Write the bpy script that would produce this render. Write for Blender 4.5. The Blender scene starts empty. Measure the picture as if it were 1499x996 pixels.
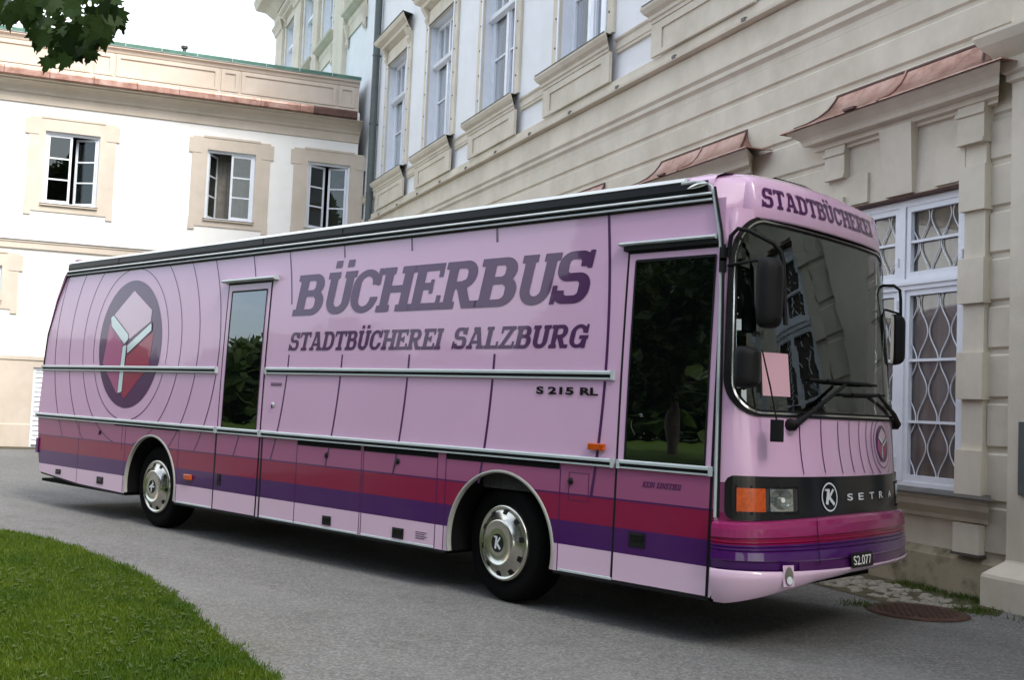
import bpy, bmesh, math, random
import numpy as np
from mathutils import Vector, Matrix
random.seed(7); rng = np.random.default_rng(7)
R = math.radians
scene = bpy.context.scene
COL = scene.collection

# ------------------------------------------------------------------ camera, sky, sun, exposure
CAM = Vector((0.0, -6.6, 1.655))
RT = Vector((0.72537659, 0.68710922, 0.04134876)); UP = Vector((0.01160012, -0.07226263, 0.99731818)); FW = Vector((-0.68825448, 0.72295161, 0.06038817))
cam = bpy.data.cameras.new('camera'); camo = bpy.data.objects.new('camera', cam); COL.objects.link(camo)
cam.sensor_width = 36.0; cam.lens = 1590.0 / 1499.0 * 36.0; cam.clip_start = 0.05; cam.clip_end = 2000
camo.matrix_world = Matrix(((RT.x, UP.x, -FW.x, CAM.x), (RT.y, UP.y, -FW.y, CAM.y), (RT.z, UP.z, -FW.z, CAM.z), (0, 0, 0, 1)))
scene.camera = camo

SUN_DIR = Vector((0.72, -0.06, 0.70)).normalized()      # towards the sun, veiled by thin cloud
world = bpy.data.worlds.new('World'); scene.world = world; world.use_nodes = True
wn = world.node_tree; bg = wn.nodes['Background']
sky = wn.nodes.new('ShaderNodeTexSky'); sky.sky_type = 'NISHITA'; sky.sun_disc = False
sky.sun_elevation = math.asin(SUN_DIR.z); sky.sun_rotation = math.atan2(SUN_DIR.x, SUN_DIR.y)
sky.air_density = 1.0; sky.dust_density = 4.0; sky.ozone_density = 1.0; sky.altitude = 400
# thin bright cloud over most of the sky, a little blue left between
wt = wn.nodes.new('ShaderNodeTexCoord'); wm_ = wn.nodes.new('ShaderNodeMapping'); wm_.inputs['Scale'].default_value = (1.2, 1.2, 3.0)
wno = wn.nodes.new('ShaderNodeTexNoise'); wno.inputs['Scale'].default_value = 1.9; wno.inputs['Detail'].default_value = 7; wno.inputs['Roughness'].default_value = 0.6
wr = wn.nodes.new('ShaderNodeValToRGB'); wr.color_ramp.elements[0].position = 0.38; wr.color_ramp.elements[0].color = (0.25, 0.25, 0.25, 1); wr.color_ramp.elements[1].position = 0.62
wx = wn.nodes.new('ShaderNodeMix'); wx.data_type = 'RGBA'; wx.inputs[7].default_value = (6.6, 6.9, 7.2, 1)
wn.links.new(wt.outputs['Generated'], wm_.inputs[0]); wn.links.new(wm_.outputs[0], wno.inputs['Vector']); wsx = wn.nodes.new('ShaderNodeSeparateXYZ'); wma = wn.nodes.new('ShaderNodeMath'); wma.operation = 'MULTIPLY_ADD'; wma.inputs[1].default_value = 0.16
wn.links.new(wt.outputs['Generated'], wsx.inputs[0]); wn.links.new(wsx.outputs[1], wma.inputs[0]); wn.links.new(wno.outputs[0], wma.inputs[2]); wn.links.new(wma.outputs[0], wr.inputs[0]); wn.links.new(wr.outputs[0], wx.inputs[0])
wn.links.new(sky.outputs[0], wx.inputs[6]); wn.links.new(wx.outputs[2], bg.inputs[0]); bg.inputs[1].default_value = 0.15
sun = bpy.data.lights.new('sun', 'SUN'); suno = bpy.data.objects.new('sun', sun); COL.objects.link(suno)
sun.energy = 2.1; sun.angle = R(25); sun.color = (1.0, 0.965, 0.92)
suno.rotation_euler = (-SUN_DIR).to_track_quat('-Z', 'Y').to_euler()
vs = scene.view_settings; vs.view_transform = 'Standard'; vs.look = 'None'; vs.exposure = 1.22; vs.gamma = 1.0; vs.use_curve_mapping = False

# ------------------------------------------------------------------ materials
def lin(r, g, b):
    f = lambda v: (v / 255 / 12.92) if v / 255 <= 0.04045 else ((v / 255 + 0.055) / 1.055) ** 2.4
    return (f(r), f(g), f(b), 1.0)
class NT:
    def __init__(s, name):
        s.m = bpy.data.materials.new(name); s.m.use_nodes = True; s.t = s.m.node_tree; s.b = s.t.nodes['Principled BSDF']; s.out = s.t.nodes['Material Output']
        s._co = None
    def n(s, typ, **k):
        x = s.t.nodes.new('ShaderNode' + typ)
        for a, v in k.items(): setattr(x, a, v)
        return x
    def l(s, a, b): s.t.links.new(a, b)
    def co(s):
        if s._co is None: s._co = s.n('TexCoord').outputs['Object']
        return s._co
    def noise(s, scale, detail=4, rough=0.6, vec=None, stretch=None):
        x = s.n('TexNoise'); x.inputs['Scale'].default_value = scale; x.inputs['Detail'].default_value = detail; x.inputs['Roughness'].default_value = rough
        v = vec or s.co()
        if stretch:
            mp = s.n('Mapping'); mp.inputs['Scale'].default_value = stretch; s.l(v, mp.inputs[0]); v = mp.outputs[0]
        s.l(v, x.inputs['Vector']); return x.outputs[0]
    def ramp(s, fac, stops, interp='LINEAR'):
        r = s.n('ValToRGB'); r.color_ramp.interpolation = interp
        while len(r.color_ramp.elements) < len(stops): r.color_ramp.elements.new(0.5)
        for e, (p, c) in zip(r.color_ramp.elements, stops): e.position = p; e.color = c if len(c) == 4 else (*c, 1)
        s.l(fac, r.inputs[0]); return r.outputs[0]
    def mix(s, fac, a, b, mode='MIX'):
        x = s.n('Mix', data_type='RGBA', blend_type=mode)
        for sock, v in ((x.inputs[0], fac), (x.inputs[6], a), (x.inputs[7], b)):
            if hasattr(v, 'is_linked'): s.l(v, sock)
            else: sock.default_value = v
        return x.outputs[2]
    def math(s, op, a, b=None, c=None):
        x = s.n('Math', operation=op)
        for i, v in enumerate((a, b, c)):
            if v is None: continue
            if hasattr(v, 'is_linked'): s.l(v, x.inputs[i])
            else: x.inputs[i].default_value = v
        return x.outputs[0]
    def bump(s, h, strength=0.3, dist=0.01):
        x = s.n('Bump'); x.inputs['Strength'].default_value = strength; x.inputs['Distance'].default_value = dist
        s.l(h, x.inputs['Height']); s.l(x.outputs[0], s.b.inputs['Normal'])
    def base(s, c, rough=0.5, metal=0.0, spec=0.5, coat=0.0):
        if hasattr(c, 'is_linked'): s.l(c, s.b.inputs['Base Color'])
        else: s.b.inputs['Base Color'].default_value = c
        s.b.inputs['Roughness'].default_value = rough; s.b.inputs['Metallic'].default_value = metal
        s.b.inputs['Specular IOR Level'].default_value = spec; s.b.inputs['Coat Weight'].default_value = coat; s.b.inputs['Coat Roughness'].default_value = 0.02
        return s
def plain(name, c, rough=0.5, metal=0.0, spec=0.5, coat=0.0, var=0.0, vs_=6.0):
    t = NT(name)
    if var:
        k = t.noise(vs_, 5); c2 = tuple(v * (1 - var) for v in c[:3]) + (1,); c1 = tuple(min(1, v * (1 + var)) for v in c[:3]) + (1,)
        t.base(t.ramp(k, [(0.3, c2), (0.7, c1)]), rough, metal, spec, coat)
    else: t.base(c, rough, metal, spec, coat)
    return t.m
def plaster(name, c, stain=0.12, bump=0.25, streak=True, low=False):
    t = NT(name)
    k = t.noise(1.3, 6, 0.65); k2 = t.noise(14, 4, 0.7); k3 = t.noise(2.2, 5, 0.7, stretch=(1, 1, 0.12))
    dark = tuple(v * (1 - stain) * w for v, w in zip(c[:3], (0.99, 0.985, 0.96))) + (1,)
    col = t.ramp(k, [(0.35, dark), (0.6, c)])
    if streak: col = t.mix(t.ramp(k3, [(0.52, (0, 0, 0)), (0.75, (0.55, 0.55, 0.55))]), col, dark)
    col = t.mix(0.10, col, t.ramp(k2, [(0.3, dark), (0.7, c)]), 'MIX')
    if low:   # rising damp on the plinth: dark greenish blotches
        k4 = t.noise(2.6, 6, 0.65)
        col = t.mix(t.ramp(k4, [(0.46, (0, 0, 0)), (0.62, (0.85, 0.85, 0.85))]), col, (0.10, 0.092, 0.055, 1))
    t.base(col, 0.85, 0, 0.2)
    h = t.math('ADD', t.math('MULTIPLY', t.noise(45, 5, 0.7), 0.5), t.noise(5, 3))
    t.bump(h, bump, 0.008)
    return t.m
M = {}
M['white_plaster'] = plaster('white_plaster', lin(244, 243, 239), 0.04)
M['cool_plaster'] = plaster('cool_white_plaster', lin(234, 236, 238), 0.05)
M['beige'] = plaster('beige_plaster', lin(208, 196, 181), 0.12)
M['stone'] = plaster('grey_beige_plaster', lin(219, 211, 194), 0.16)
M['plinth'] = plaster('stained_plinth_plaster', lin(176, 166, 142), 0.22, 0.4, low=True)
M['white_paint'] = plain('white_window_paint', lin(226, 230, 236), 0.35, var=0.04)
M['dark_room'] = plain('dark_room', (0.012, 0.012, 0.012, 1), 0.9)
M['lead'] = plain('dark_lead_flashing', lin(84, 82, 78), 0.5, 0.3, var=0.25)
def copper(name, a, b, d):
    t = NT(name); k = t.noise(3.5, 6, 0.7); k2 = t.noise(11, 5, 0.7)
    c = t.ramp(k, [(0.3, d), (0.48, a), (0.72, b)])
    c = t.mix(t.ramp(k2, [(0.55, (0, 0, 0)), (0.72, (0.5, 0.5, 0.5))]), c, d)
    t.base(c, 0.42, 0.55); t.bump(k2, 0.25, 0.01); return t.m
M['copper'] = copper('fresh_copper', lin(164, 126, 112), lin(184, 158, 148), lin(112, 78, 64))
M['old_copper'] = plain('brown_copper', lin(92, 66, 58), 0.5, 0.4, var=0.35, vs_=5)
M['verdigris'] = plain('green_copper', lin(84, 120, 106), 0.6, 0.2, var=0.25, vs_=3)
M['pipe'] = plain('grey_pipe', lin(88, 96, 94), 0.5, 0.2, var=0.12)
def glass_opaque(name, c, mirror, rough=0.01, stripes=False):
    t = NT(name); t.t.nodes.remove(t.b)
    d = t.n('BsdfDiffuse'); g = t.n('BsdfGlossy'); g.inputs['Roughness'].default_value = rough; g.inputs['Color'].default_value = (0.9, 0.95, 1, 1)
    if stripes:
        w = t.noise(9, 3, 0.5, stretch=(1, 1, 0.02)); t.l(t.ramp(w, [(0.3, tuple(v * 0.45 for v in c[:3])), (0.7, c)]), d.inputs[0])
    else: d.inputs[0].default_value = c
    bn = t.n('Bump'); bn.inputs['Strength'].default_value = 0.05; bn.inputs['Distance'].default_value = 0.02; t.l(t.noise(2.0, 2), bn.inputs['Height']); t.l(bn.outputs[0], g.inputs['Normal'])
    lw = t.n('LayerWeight'); lw.inputs[0].default_value = 0.35
    f = t.math('ADD', t.math('MULTIPLY', lw.outputs['Fresnel'], 0.6), mirror)
    mx = t.n('MixShader'); t.l(f, mx.inputs[0]); t.l(d.outputs[0], mx.inputs[1]); t.l(g.outputs[0], mx.inputs[2]); t.l(mx.outputs[0], t.out.inputs[0])
    return t.m
M['sky_glass'] = glass_opaque('palace_window_glass', (0.34, 0.35, 0.36, 1), 0.28, stripes=True)
M['low_glass'] = glass_opaque('lower_window_glass', (0.13, 0.112, 0.095, 1), 0.10, stripes=True)
M['dark_glass'] = glass_opaque('dark_window_glass', (0.025, 0.03, 0.028, 1), 0.10)
M['bus_glass'] = glass_opaque('black_tinted_glass', (0.002, 0.003, 0.003, 1), 0.16, 0.0)
def thin_glass(name, tint, mirror, rough=0.0):
    t = NT(name); t.t.nodes.remove(t.b)
    a = t.n('BsdfTransparent'); a.inputs[0].default_value = tint; g = t.n('BsdfGlossy'); g.inputs['Roughness'].default_value = rough; g.inputs['Color'].default_value = (0.9, 0.97, 0.95, 1)
    fr = t.n('LayerWeight'); fr.inputs[0].default_value = 0.3
    f = t.math('ADD', t.math('MULTIPLY', fr.outputs['Fresnel'], 0.7), mirror)
    mx = t.n('MixShader'); t.l(f, mx.inputs[0]); t.l(a.outputs[0], mx.inputs[1]); t.l(g.outputs[0], mx.inputs[2]); t.l(mx.outputs[0], t.out.inputs[0])
    return t.m
M['windscreen'] = thin_glass('windscreen_glass', (0.52, 0.60, 0.55, 1), 0.11)
M['casement_glass'] = thin_glass('casement_glass', (0.5, 0.54, 0.52, 1), 0.05)
M['lamp_glass'] = thin_glass('lamp_glass', (0.9, 0.93, 0.95, 1), 0.08)
# bus paint
PINK = lin(210, 172, 203); PALE = lin(212, 183, 204); MAUVE = lin(150, 78, 118); RED = lin(130, 0, 60); PURP = lin(66, 10, 90); MAG = lin(142, 34, 92); DPURP = lin(70, 16, 80)
def paint(name, c, coat=0.9):
    t = NT(name)
    if hasattr(c, '__call__'): c = c(t)
    k = t.noise(0.9, 4, 0.6); k2 = t.noise(60, 3, 0.6)
    c = t.mix(t.ramp(k, [(0.4, (0, 0, 0)), (0.8, (0.10, 0.10, 0.10))]), c, (0.20, 0.17, 0.17, 1))
    t.base(c, 0.32, 0, 0.3, coat); t.b.inputs['Coat Roughness'].default_value = 0.035
    bn = t.n('Bump'); bn.inputs['Strength'].default_value = 0.16; bn.inputs['Distance'].default_value = 0.02
    t.l(t.noise(1.3, 3, 0.5), bn.inputs['Height']); t.l(bn.outputs[0], t.b.inputs['Coat Normal'])
    return t.m
def bands(stops):
    def f(t):
        sp = t.n('SeparateXYZ'); t.l(t.co(), sp.inputs[0]); z = t.math('DIVIDE', sp.outputs[2], 4.0)
        return t.ramp(z, [(max(0, p / 4.0), c) for p, c in stops], 'CONSTANT')
    return f
M['livery'] = paint('side_livery_paint', bands([(0, PALE), (0.565, PURP), (0.765, RED), (0.962, DPURP), (0.980, MAUVE), (1.25, PINK)]), 0.6)
M['front_bands'] = paint('front_livery_paint', bands([(0, PALE), (0.58, PURP), (0.755, RED), (0.82, MAG), (0.955, MAUVE), (1.22, PINK)]))
M['pink'] = paint('pink_paint', PINK); M['pale'] = paint('pale_pink_paint', PALE)
M['vinyl'] = paint('purple_vinyl', DPURP, 0.6); M['vinyl_red'] = paint('red_vinyl', lin(146, 6, 62), 0.6); M['vinyl_mauve'] = paint('mauve_vinyl', lin(166, 76, 126), 0.6); M['vinyl_white'] = paint('pale_vinyl', lin(205, 222, 224)); M['vinyl_pink'] = paint('pink_vinyl', lin(206, 176, 196))
M['black'] = plain('black_rubber', (0.008, 0.008, 0.009, 1), 0.6, spec=0.2, var=0.2)
M['gloss_black'] = plain('gloss_black', (0.008, 0.008, 0.009, 1), 0.18, spec=0.5)
M['matt_black'] = plain('matt_black', (0.006, 0.006, 0.006, 1), 0.9, spec=0.1)
M['navy'] = plain('awning_band', lin(14, 18, 22), 0.4, spec=0.25)
M['alu'] = plain('aluminium_trim', lin(176, 187, 188), 0.28, 0.0, var=0.05)
M['arch'] = plain('arch_lip', lin(150, 150, 144), 0.4)
M['bright'] = plain('bright_trim', lin(206, 212, 214), 0.3)
M['chrome'] = plain('chrome', lin(205, 205, 200), 0.14, 1.0)
M['rim'] = plain('polished_hubcap', lin(196, 194, 184), 0.2, 0.95, var=0.06, vs_=20)
M['tyre'] = plain('tyre', (0.004, 0.004, 0.004, 1), 0.9, spec=0.08, var=0.3, vs_=30)
M['amber'] = plain('amber_lens', lin(186, 74, 12), 0.15, coat=0.5, var=0.25, vs_=30)
M['interior'] = plain('interior_grey', (0.06, 0.065, 0.065, 1), 0.8)
M['seat'] = plain('seat_fabric', (0.018, 0.017, 0.016, 1), 0.9, var=0.4, vs_=30)
M['wood'] = plain('book_shelf', (0.10, 0.05, 0.022, 1), 0.6, var=0.4, vs_=12)
M['paper'] = plain('pink_paper', lin(206, 164, 176), 0.8)
M['white'] = plain('white_lettering', lin(225, 225, 220), 0.5)
M['cloth'] = plain('grey_curtain', lin(120, 116, 108), 0.9, var=0.2)
M['rust'] = plain('rusty_iron', lin(72, 50, 40), 0.9, 0.1, var=0.4, vs_=14)
M['bark'] = plain('bark', (0.06, 0.045, 0.032, 1), 0.9, var=0.4, vs_=9)
def leafmat(name, a, b, trans=0.35, spec=0.3):
    t = NT(name); k = t.noise(0.8, 3); k2 = t.noise(6, 3)
    c = t.ramp(t.math('ADD', t.math('MULTIPLY', k, 0.6), t.math('MULTIPLY', k2, 0.4)), [(0.38, a), (0.62, b)])
    t.base(c, 0.55, 0, spec)
    tr = t.n('BsdfTranslucent'); t.l(t.mix(1.0, c, (1.3, 1.4, 0.55, 1), 'MULTIPLY'), tr.inputs[0])
    mx = t.n('MixShader'); mx.inputs[0].default_value = trans; t.l(t.b.outputs[0], mx.inputs[1]); t.l(tr.outputs[0], mx.inputs[2]); t.l(mx.outputs[0], t.out.inputs[0])
    return t.m
M['leaf'] = leafmat('maple_leaf', (0.012, 0.028, 0.008, 1), (0.024, 0.046, 0.009, 1), 0.14, 0.1)
M['foliage'] = leafmat('park_foliage', (0.018, 0.036, 0.010, 1), (0.062, 0.092, 0.022, 1), 0.3)
M['blade'] = leafmat('grass_blade', (0.040, 0.088, 0.004, 1), (0.092, 0.138, 0.007, 1), 0.25)
M['weed'] = leafmat('weed_leaf', (0.045, 0.085, 0.012, 1), (0.10, 0.13, 0.03, 1), 0.3)
def groundmat():
    t = NT('gravelly_asphalt')
    v = t.n('TexVoronoi'); v.inputs['Scale'].default_value = 55; t.l(t.co(), v.inputs['Vector'])
    sp = t.noise(95, 4, 0.75); big = t.noise(0.5, 6, 0.6); mid = t.noise(5, 5, 0.65)
    c = t.ramp(v.outputs['Color'], [(0.1, (0.075, 0.074, 0.070, 1)), (0.5, (0.150, 0.148, 0.142, 1)), (0.95, (0.32, 0.316, 0.305, 1))])
    c = t.mix(0.5, c, t.ramp(sp, [(0.35, (0.10, 0.099, 0.094, 1)), (0.7, (0.235, 0.232, 0.224, 1))]))
    c = t.mix(t.ramp(mid, [(0.5, (0, 0, 0)), (0.8, (0.35, 0.35, 0.35))]), c, (0.085, 0.084, 0.078, 1))
    trk = t.noise(0.9, 4, 0.55, stretch=(0.35, 1.6, 1))
    c = t.mix(t.ramp(trk, [(0.44, (0, 0, 0)), (0.66, (0.5, 0.5, 0.5))]), c, t.mix(0.6, c, (0.24, 0.238, 0.23, 1)))
    c = t.mix(t.ramp(t.noise(1.7, 6, 0.7), [(0.56, (0, 0, 0)), (0.72, (0.45, 0.45, 0.45))]), c, (0.075, 0.073, 0.062, 1))
    # moss creeping in from the lawn edge
    moss = t.math('MULTIPLY', t.ramp(big, [(0.44, (0, 0, 0)), (0.58, (1, 1, 1))]), t.ramp(t.noise(30, 4, 0.7), [(0.42, (0, 0, 0)), (0.58, (0.85, 0.85, 0.85))]))
    sx = t.n('SeparateXYZ'); t.l(t.co(), sx.inputs[0])
    edge = t.math('MULTIPLY', t.ramp(t.math('MULTIPLY_ADD', sx.outputs[1], -0.25, -0.40), [(0.0, (0, 0, 0)), (0.35, (1, 1, 1))]), 1.0)
    moss = t.math('MULTIPLY', moss, edge)
    c = t.mix(moss, c, (0.088, 0.088, 0.034, 1))
    t.base(c, 0.9, 0, 0.2)
    t.bump(t.math('ADD', v.outputs['Distance'], t.math('MULTIPLY', sp, 0.8)), 0.5, 0.008)
    return t.m
M['ground'] = groundmat()
def lawnmat():
    t = NT('lawn_soil'); k = t.noise(3, 5)
    t.base(t.ramp(k, [(0.3, (0.028, 0.050, 0.008, 1)), (0.7, (0.060, 0.090, 0.012, 1))]), 0.95, 0, 0.1); t.bump(t.noise(60, 4), 0.6, 0.02); return t.m
M['lawn'] = lawnmat()
M['cobble'] = plain('river_cobbles', lin(138, 134, 122), 0.85, var=0.35, vs_=14)
M['moss'] = plain('mossy_soil', (0.07, 0.062, 0.03, 1), 0.95, var=0.5, vs_=5)

# ------------------------------------------------------------------ mesh helpers
class MB:
    """collects faces (per-face material and smooth flag) and links them as ONE mesh object"""
    def __init__(s): s.v = []; s.f = []; s.m = []; s.s = []; s.mats = []
    def mi(s, mat):
        if mat not in s.mats: s.mats.append(mat)
        return s.mats.index(mat)
    def add(s, vs, fs, mat, smooth=False):
        b = len(s.v); s.v.extend([tuple(map(float, p)) for p in vs]); k = s.mi(mat)
        for f in fs: s.f.append(tuple(b + i for i in f)); s.m.append(k); s.s.append(smooth)
        return s
    def box(s, x0, x1, y0, y1, z0, z1, mat):
        x0, x1 = min(x0, x1), max(x0, x1); y0, y1 = min(y0, y1), max(y0, y1); z0, z1 = min(z0, z1), max(z0, z1)
        return s.add([(x0, y0, z0), (x1, y0, z0), (x1, y1, z0), (x0, y1, z0), (x0, y0, z1), (x1, y0, z1), (x1, y1, z1), (x0, y1, z1)],
                     [(0, 3, 2, 1), (4, 5, 6, 7), (0, 1, 5, 4), (1, 2, 6, 5), (2, 3, 7, 6), (3, 0, 4, 7)], mat)
    def obox(s, c, ax, ay, az, hx, hy, hz, mat):
        c = Vector(c); P = []
        for k in (-1, 1):
            for (i, j) in ((-1, -1), (1, -1), (1, 1), (-1, 1)): P.append(c + Vector(ax) * hx * i + Vector(ay) * hy * j + Vector(az) * hz * k)
        return s.add(P, [(0, 3, 2, 1), (4, 5, 6, 7), (0, 1, 5, 4), (1, 2, 6, 5), (2, 3, 7, 6), (3, 0, 4, 7)], mat)
    def extr(s, prof, x0, x1, mat, caps=True, smooth=False, shrink=None):
        """profile of (d, z) pairs, d outwards (-y), swept along x; shrink(d) mitres the ends"""
        n = len(prof); sh = shrink or (lambda d: 0.0)
        P = [(x0 - sh(d), -d, z) for d, z in prof] + [(x1 + sh(d), -d, z) for d, z in prof]
        s.add(P, [(i, i + 1, n + i + 1, n + i) for i in range(n - 1)], mat, smooth)
        if caps: s.add([P[i] for i in range(n)], [tuple(range(n))], mat); s.add([P[n + i] for i in range(n)], [tuple(range(n))][::-1], mat)
        return s
    def tube(s, pts, r, mat, n=8, cap=True, smooth=True):
        pts = [Vector(p) for p in pts]; rs = r if isinstance(r, (list, tuple)) else [r] * len(pts); P = []; ref = None
        for i, p in enumerate(pts):
            d = (pts[min(i + 1, len(pts) - 1)] - pts[max(i - 1, 0)]).normalized()
            if ref is None: ref = d.orthogonal().normalized()
            a = (ref - d * ref.dot(d)).normalized(); b = d.cross(a); ref = a
            for k in range(n): t = 2 * math.pi * k / n; P.append(p + (a * math.cos(t) + b * math.sin(t)) * rs[i])
        F = [(i * n + k, i * n + (k + 1) % n, (i + 1) * n + (k + 1) % n, (i + 1) * n + k) for i in range(len(pts) - 1) for k in range(n)]
        s.add(P, F, mat, smooth)
        if cap: s.add(P[:n], [tuple(range(n))[::-1]], mat); s.add(P[-n:], [tuple(range(n))], mat)
        return s
    def grid(s, G, mat, smooth=True):
        h, w = len(G), len(G[0]); P = [p for row in G for p in row]
        return s.add(P, [(i * w + j, i * w + j + 1, (i + 1) * w + j + 1, (i + 1) * w + j) for i in range(h - 1) for j in range(w - 1)], mat, smooth)
    def lathe_y(s, c, prof, mat, n=40, smooth=True):
        """(r, y) profile turned about an axis parallel to y through c"""
        G = [[(c[0] + r * math.cos(2 * math.pi * k / n), c[1] + y, c[2] + r * math.sin(2 * math.pi * k / n)) for k in range(n + 1)] for r, y in prof]
        return s.grid(G, mat, smooth)
    def holes(s, x0, x1, z0, z1, H, depth, mat, rmat=None, d=0.0):
        """wall plane at distance d with rectangular openings (a, b, c, e) and their reveals"""
        xs = sorted({x0, x1, *[v for h in H for v in h[:2]]}); zs = sorted({z0, z1, *[v for h in H for v in h[2:]]})
        xs = [x for x in xs if x0 <= x <= x1]; zs = [z for z in zs if z0 <= z <= z1]
        for a, b in zip(xs, xs[1:]):
            for c, e in zip(zs, zs[1:]):
                mx, mz = (a + b) / 2, (c + e) / 2
                if any(h[0] < mx < h[1] and h[2] < mz < h[3] for h in H): continue
                s.add([(a, -d, c), (b, -d, c), (b, -d, e), (a, -d, e)], [(0, 1, 2, 3)], mat)
        for a, b, c, e in H:
            y0, y1 = -d, depth
            s.add([(a, y0, c), (a, y1, c), (a, y1, e), (a, y0, e)], [(0, 1, 2, 3)], rmat or mat); s.add([(b, y0, c), (b, y1, c), (b, y1, e), (b, y0, e)], [(3, 2, 1, 0)], rmat or mat)
            s.add([(a, y0, e), (b, y0, e), (b, y1, e), (a, y1, e)], [(0, 1, 2, 3)], rmat or mat); s.add([(a, y0, c), (b, y0, c), (b, y1, c), (a, y1, c)], [(3, 2, 1, 0)], rmat or mat)
        return s
    def build(s, name, parent=None, label=None, loc=None, bevel=0.0):
        me = bpy.data.meshes.new(name)
        org = Vector(parent['org']) if parent is not None and 'org' in parent.keys() else Vector((0, 0, 0))
        off = org if loc is None else Vector((0, 0, 0))
        me.from_pydata([(x - off.x, y - off.y, z - off.z) for x, y, z in s.v], [], s.f)
        for m in s.mats: me.materials.append(m)
        me.polygons.foreach_set('material_index', s.m); me.polygons.foreach_set('use_smooth', s.s); me.update()
        o = bpy.data.objects.new(name, me); COL.objects.link(o)
        if parent is not None:
            o.parent = parent
            if parent.type == 'EMPTY' and 'org' in parent.keys(): o['org'] = tuple(org)
            elif 'org' in parent.keys(): o['org'] = parent['org']
        if loc is not None: o.location = Vector(loc) - org; o['org'] = tuple(Vector(parent['org']) * 0) if parent is not None else (0, 0, 0)
        if bevel:
            bv = o.modifiers.new('bevel', 'BEVEL'); bv.width = bevel; bv.segments = 2; bv.limit_method = 'ANGLE'; bv.angle_limit = R(40)
        if label: o['label'] = label
        return o
def tag(o, label, cat=None, group=None, kind=None):
    if label: o['label'] = label
    if cat: o['category'] = cat
    if group: o['group'] = group
    if kind: o['kind'] = kind
    return o
def thing(name, label, cat, loc=(0, 0, 0), rz=0.0, org=None, group=None):
    o = bpy.data.objects.new(name, None); COL.objects.link(o); o.location = loc; o.rotation_euler = (0, 0, rz); o.empty_display_size = 0.3
    o['org'] = tuple(org if org is not None else loc); return tag(o, label, cat, group)
def copy_tree(o, parent=None):
    kids = list(o.children); c = o.copy(); COL.objects.link(c); c.parent = parent
    for k in kids: copy_tree(k, c)
    return c

# signed-distance lettering and outlines, meshed crisply on a fine grid --------------------------------
def rbox(x0, x1, z0, z1, r=0.0):
    cx, cz, hx, hz = (x0 + x1) / 2, (z0 + z1) / 2, (x1 - x0) / 2, (z1 - z0) / 2; r = min(r, hx, hz)
    def f(x, z):
        qx, qz = np.abs(x - cx) - hx + r, np.abs(z - cz) - hz + r
        return np.hypot(np.maximum(qx, 0), np.maximum(qz, 0)) + np.minimum(np.maximum(qx, qz), 0) - r
    return f
def seg(x0, z0, x1, z1, w):
    def f(x, z):
        dx, dz = x1 - x0, z1 - z0; L = math.hypot(dx, dz); ux, uz = dx / L, dz / L
        a = (x - x0) * ux + (z - z0) * uz; b = -(x - x0) * uz + (z - z0) * ux
        return np.maximum(np.maximum(-a, a - L), np.abs(b) - w / 2)
    return f
def poly(P):
    """convex polygon, counter-clockwise"""
    def f(x, z):
        d = None
        for (a, b), (c, e) in zip(P, P[1:] + P[:1]):
            L = math.hypot(c - a, e - b); k = ((x - a) * (e - b) - (z - b) * (c - a)) / L
            d = k if d is None else np.maximum(d, k)
        return d
    return f
def circ(cx, cz, r): return lambda x, z: np.hypot(x - cx, z - cz) - r
def ell(cx, cz, rx, rz): return lambda x, z: (np.hypot((x - cx) / rx, (z - cz) / rz) - 1) * min(rx, rz)
def U(*fs):
    def f(x, z):
        d = fs[0](x, z)
        for g in fs[1:]: d = np.minimum(d, g(x, z))
        return d
    return f
def SUB(a, *bs):
    def f(x, z):
        d = a(x, z)
        for b in bs: d = np.maximum(d, -b(x, z))
        return d
    return f
def INT(*fs):
    def f(x, z):
        d = fs[0](x, z)
        for g in fs[1:]: d = np.maximum(d, g(x, z))
        return d
    return f
def sdf_faces(fn, x0, x1, z0, z1, h, maxrun=10 ** 9):
    nx, nz = max(2, int(math.ceil((x1 - x0) / h))), max(2, int(math.ceil((z1 - z0) / h)))
    xs, zs = np.linspace(x0, x1, nx + 1), np.linspace(z0, z1, nz + 1)
    X, Z = np.meshgrid(xs, zs); D = fn(X, Z); out = []
    for j in range(nz):
        run = None
        for i in range(nx + 1):
            full = False
            if i < nx:
                c = (D[j, i], D[j, i + 1], D[j + 1, i + 1], D[j + 1, i]); k = sum(v <= 0 for v in c); full = k == 4
            if full:
                if run is None: run = i
                if i - run + 1 < maxrun: continue
                out.append([(xs[run], zs[j]), (xs[i + 1], zs[j]), (xs[i + 1], zs[j + 1]), (xs[run], zs[j + 1])]); run = None; continue
            if run is not None:
                out.append([(xs[run], zs[j]), (xs[i], zs[j]), (xs[i], zs[j + 1]), (xs[run], zs[j + 1])]); run = None
            if i < nx and k:
                p = [(xs[i], zs[j]), (xs[i + 1], zs[j]), (xs[i + 1], zs[j + 1]), (xs[i], zs[j + 1])]; q = []
                for a in range(4):
                    b = (a + 1) % 4
                    if c[a] <= 0: q.append(p[a])
                    if (c[a] <= 0) != (c[b] <= 0):
                        t = c[a] / (c[a] - c[b]); q.append((p[a][0] + (p[b][0] - p[a][0]) * t, p[a][1] + (p[b][1] - p[a][1]) * t))
                if len(q) > 2: out.append(q)
    return out
def sdf_add(mb, fn, bb, h, mp, mat, smooth=False, maxrun=10 ** 9):
    for q in sdf_faces(fn, *bb, h, maxrun): mb.add([mp(a, b) for a, b in q], [tuple(range(len(q)))], mat, smooth)
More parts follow.
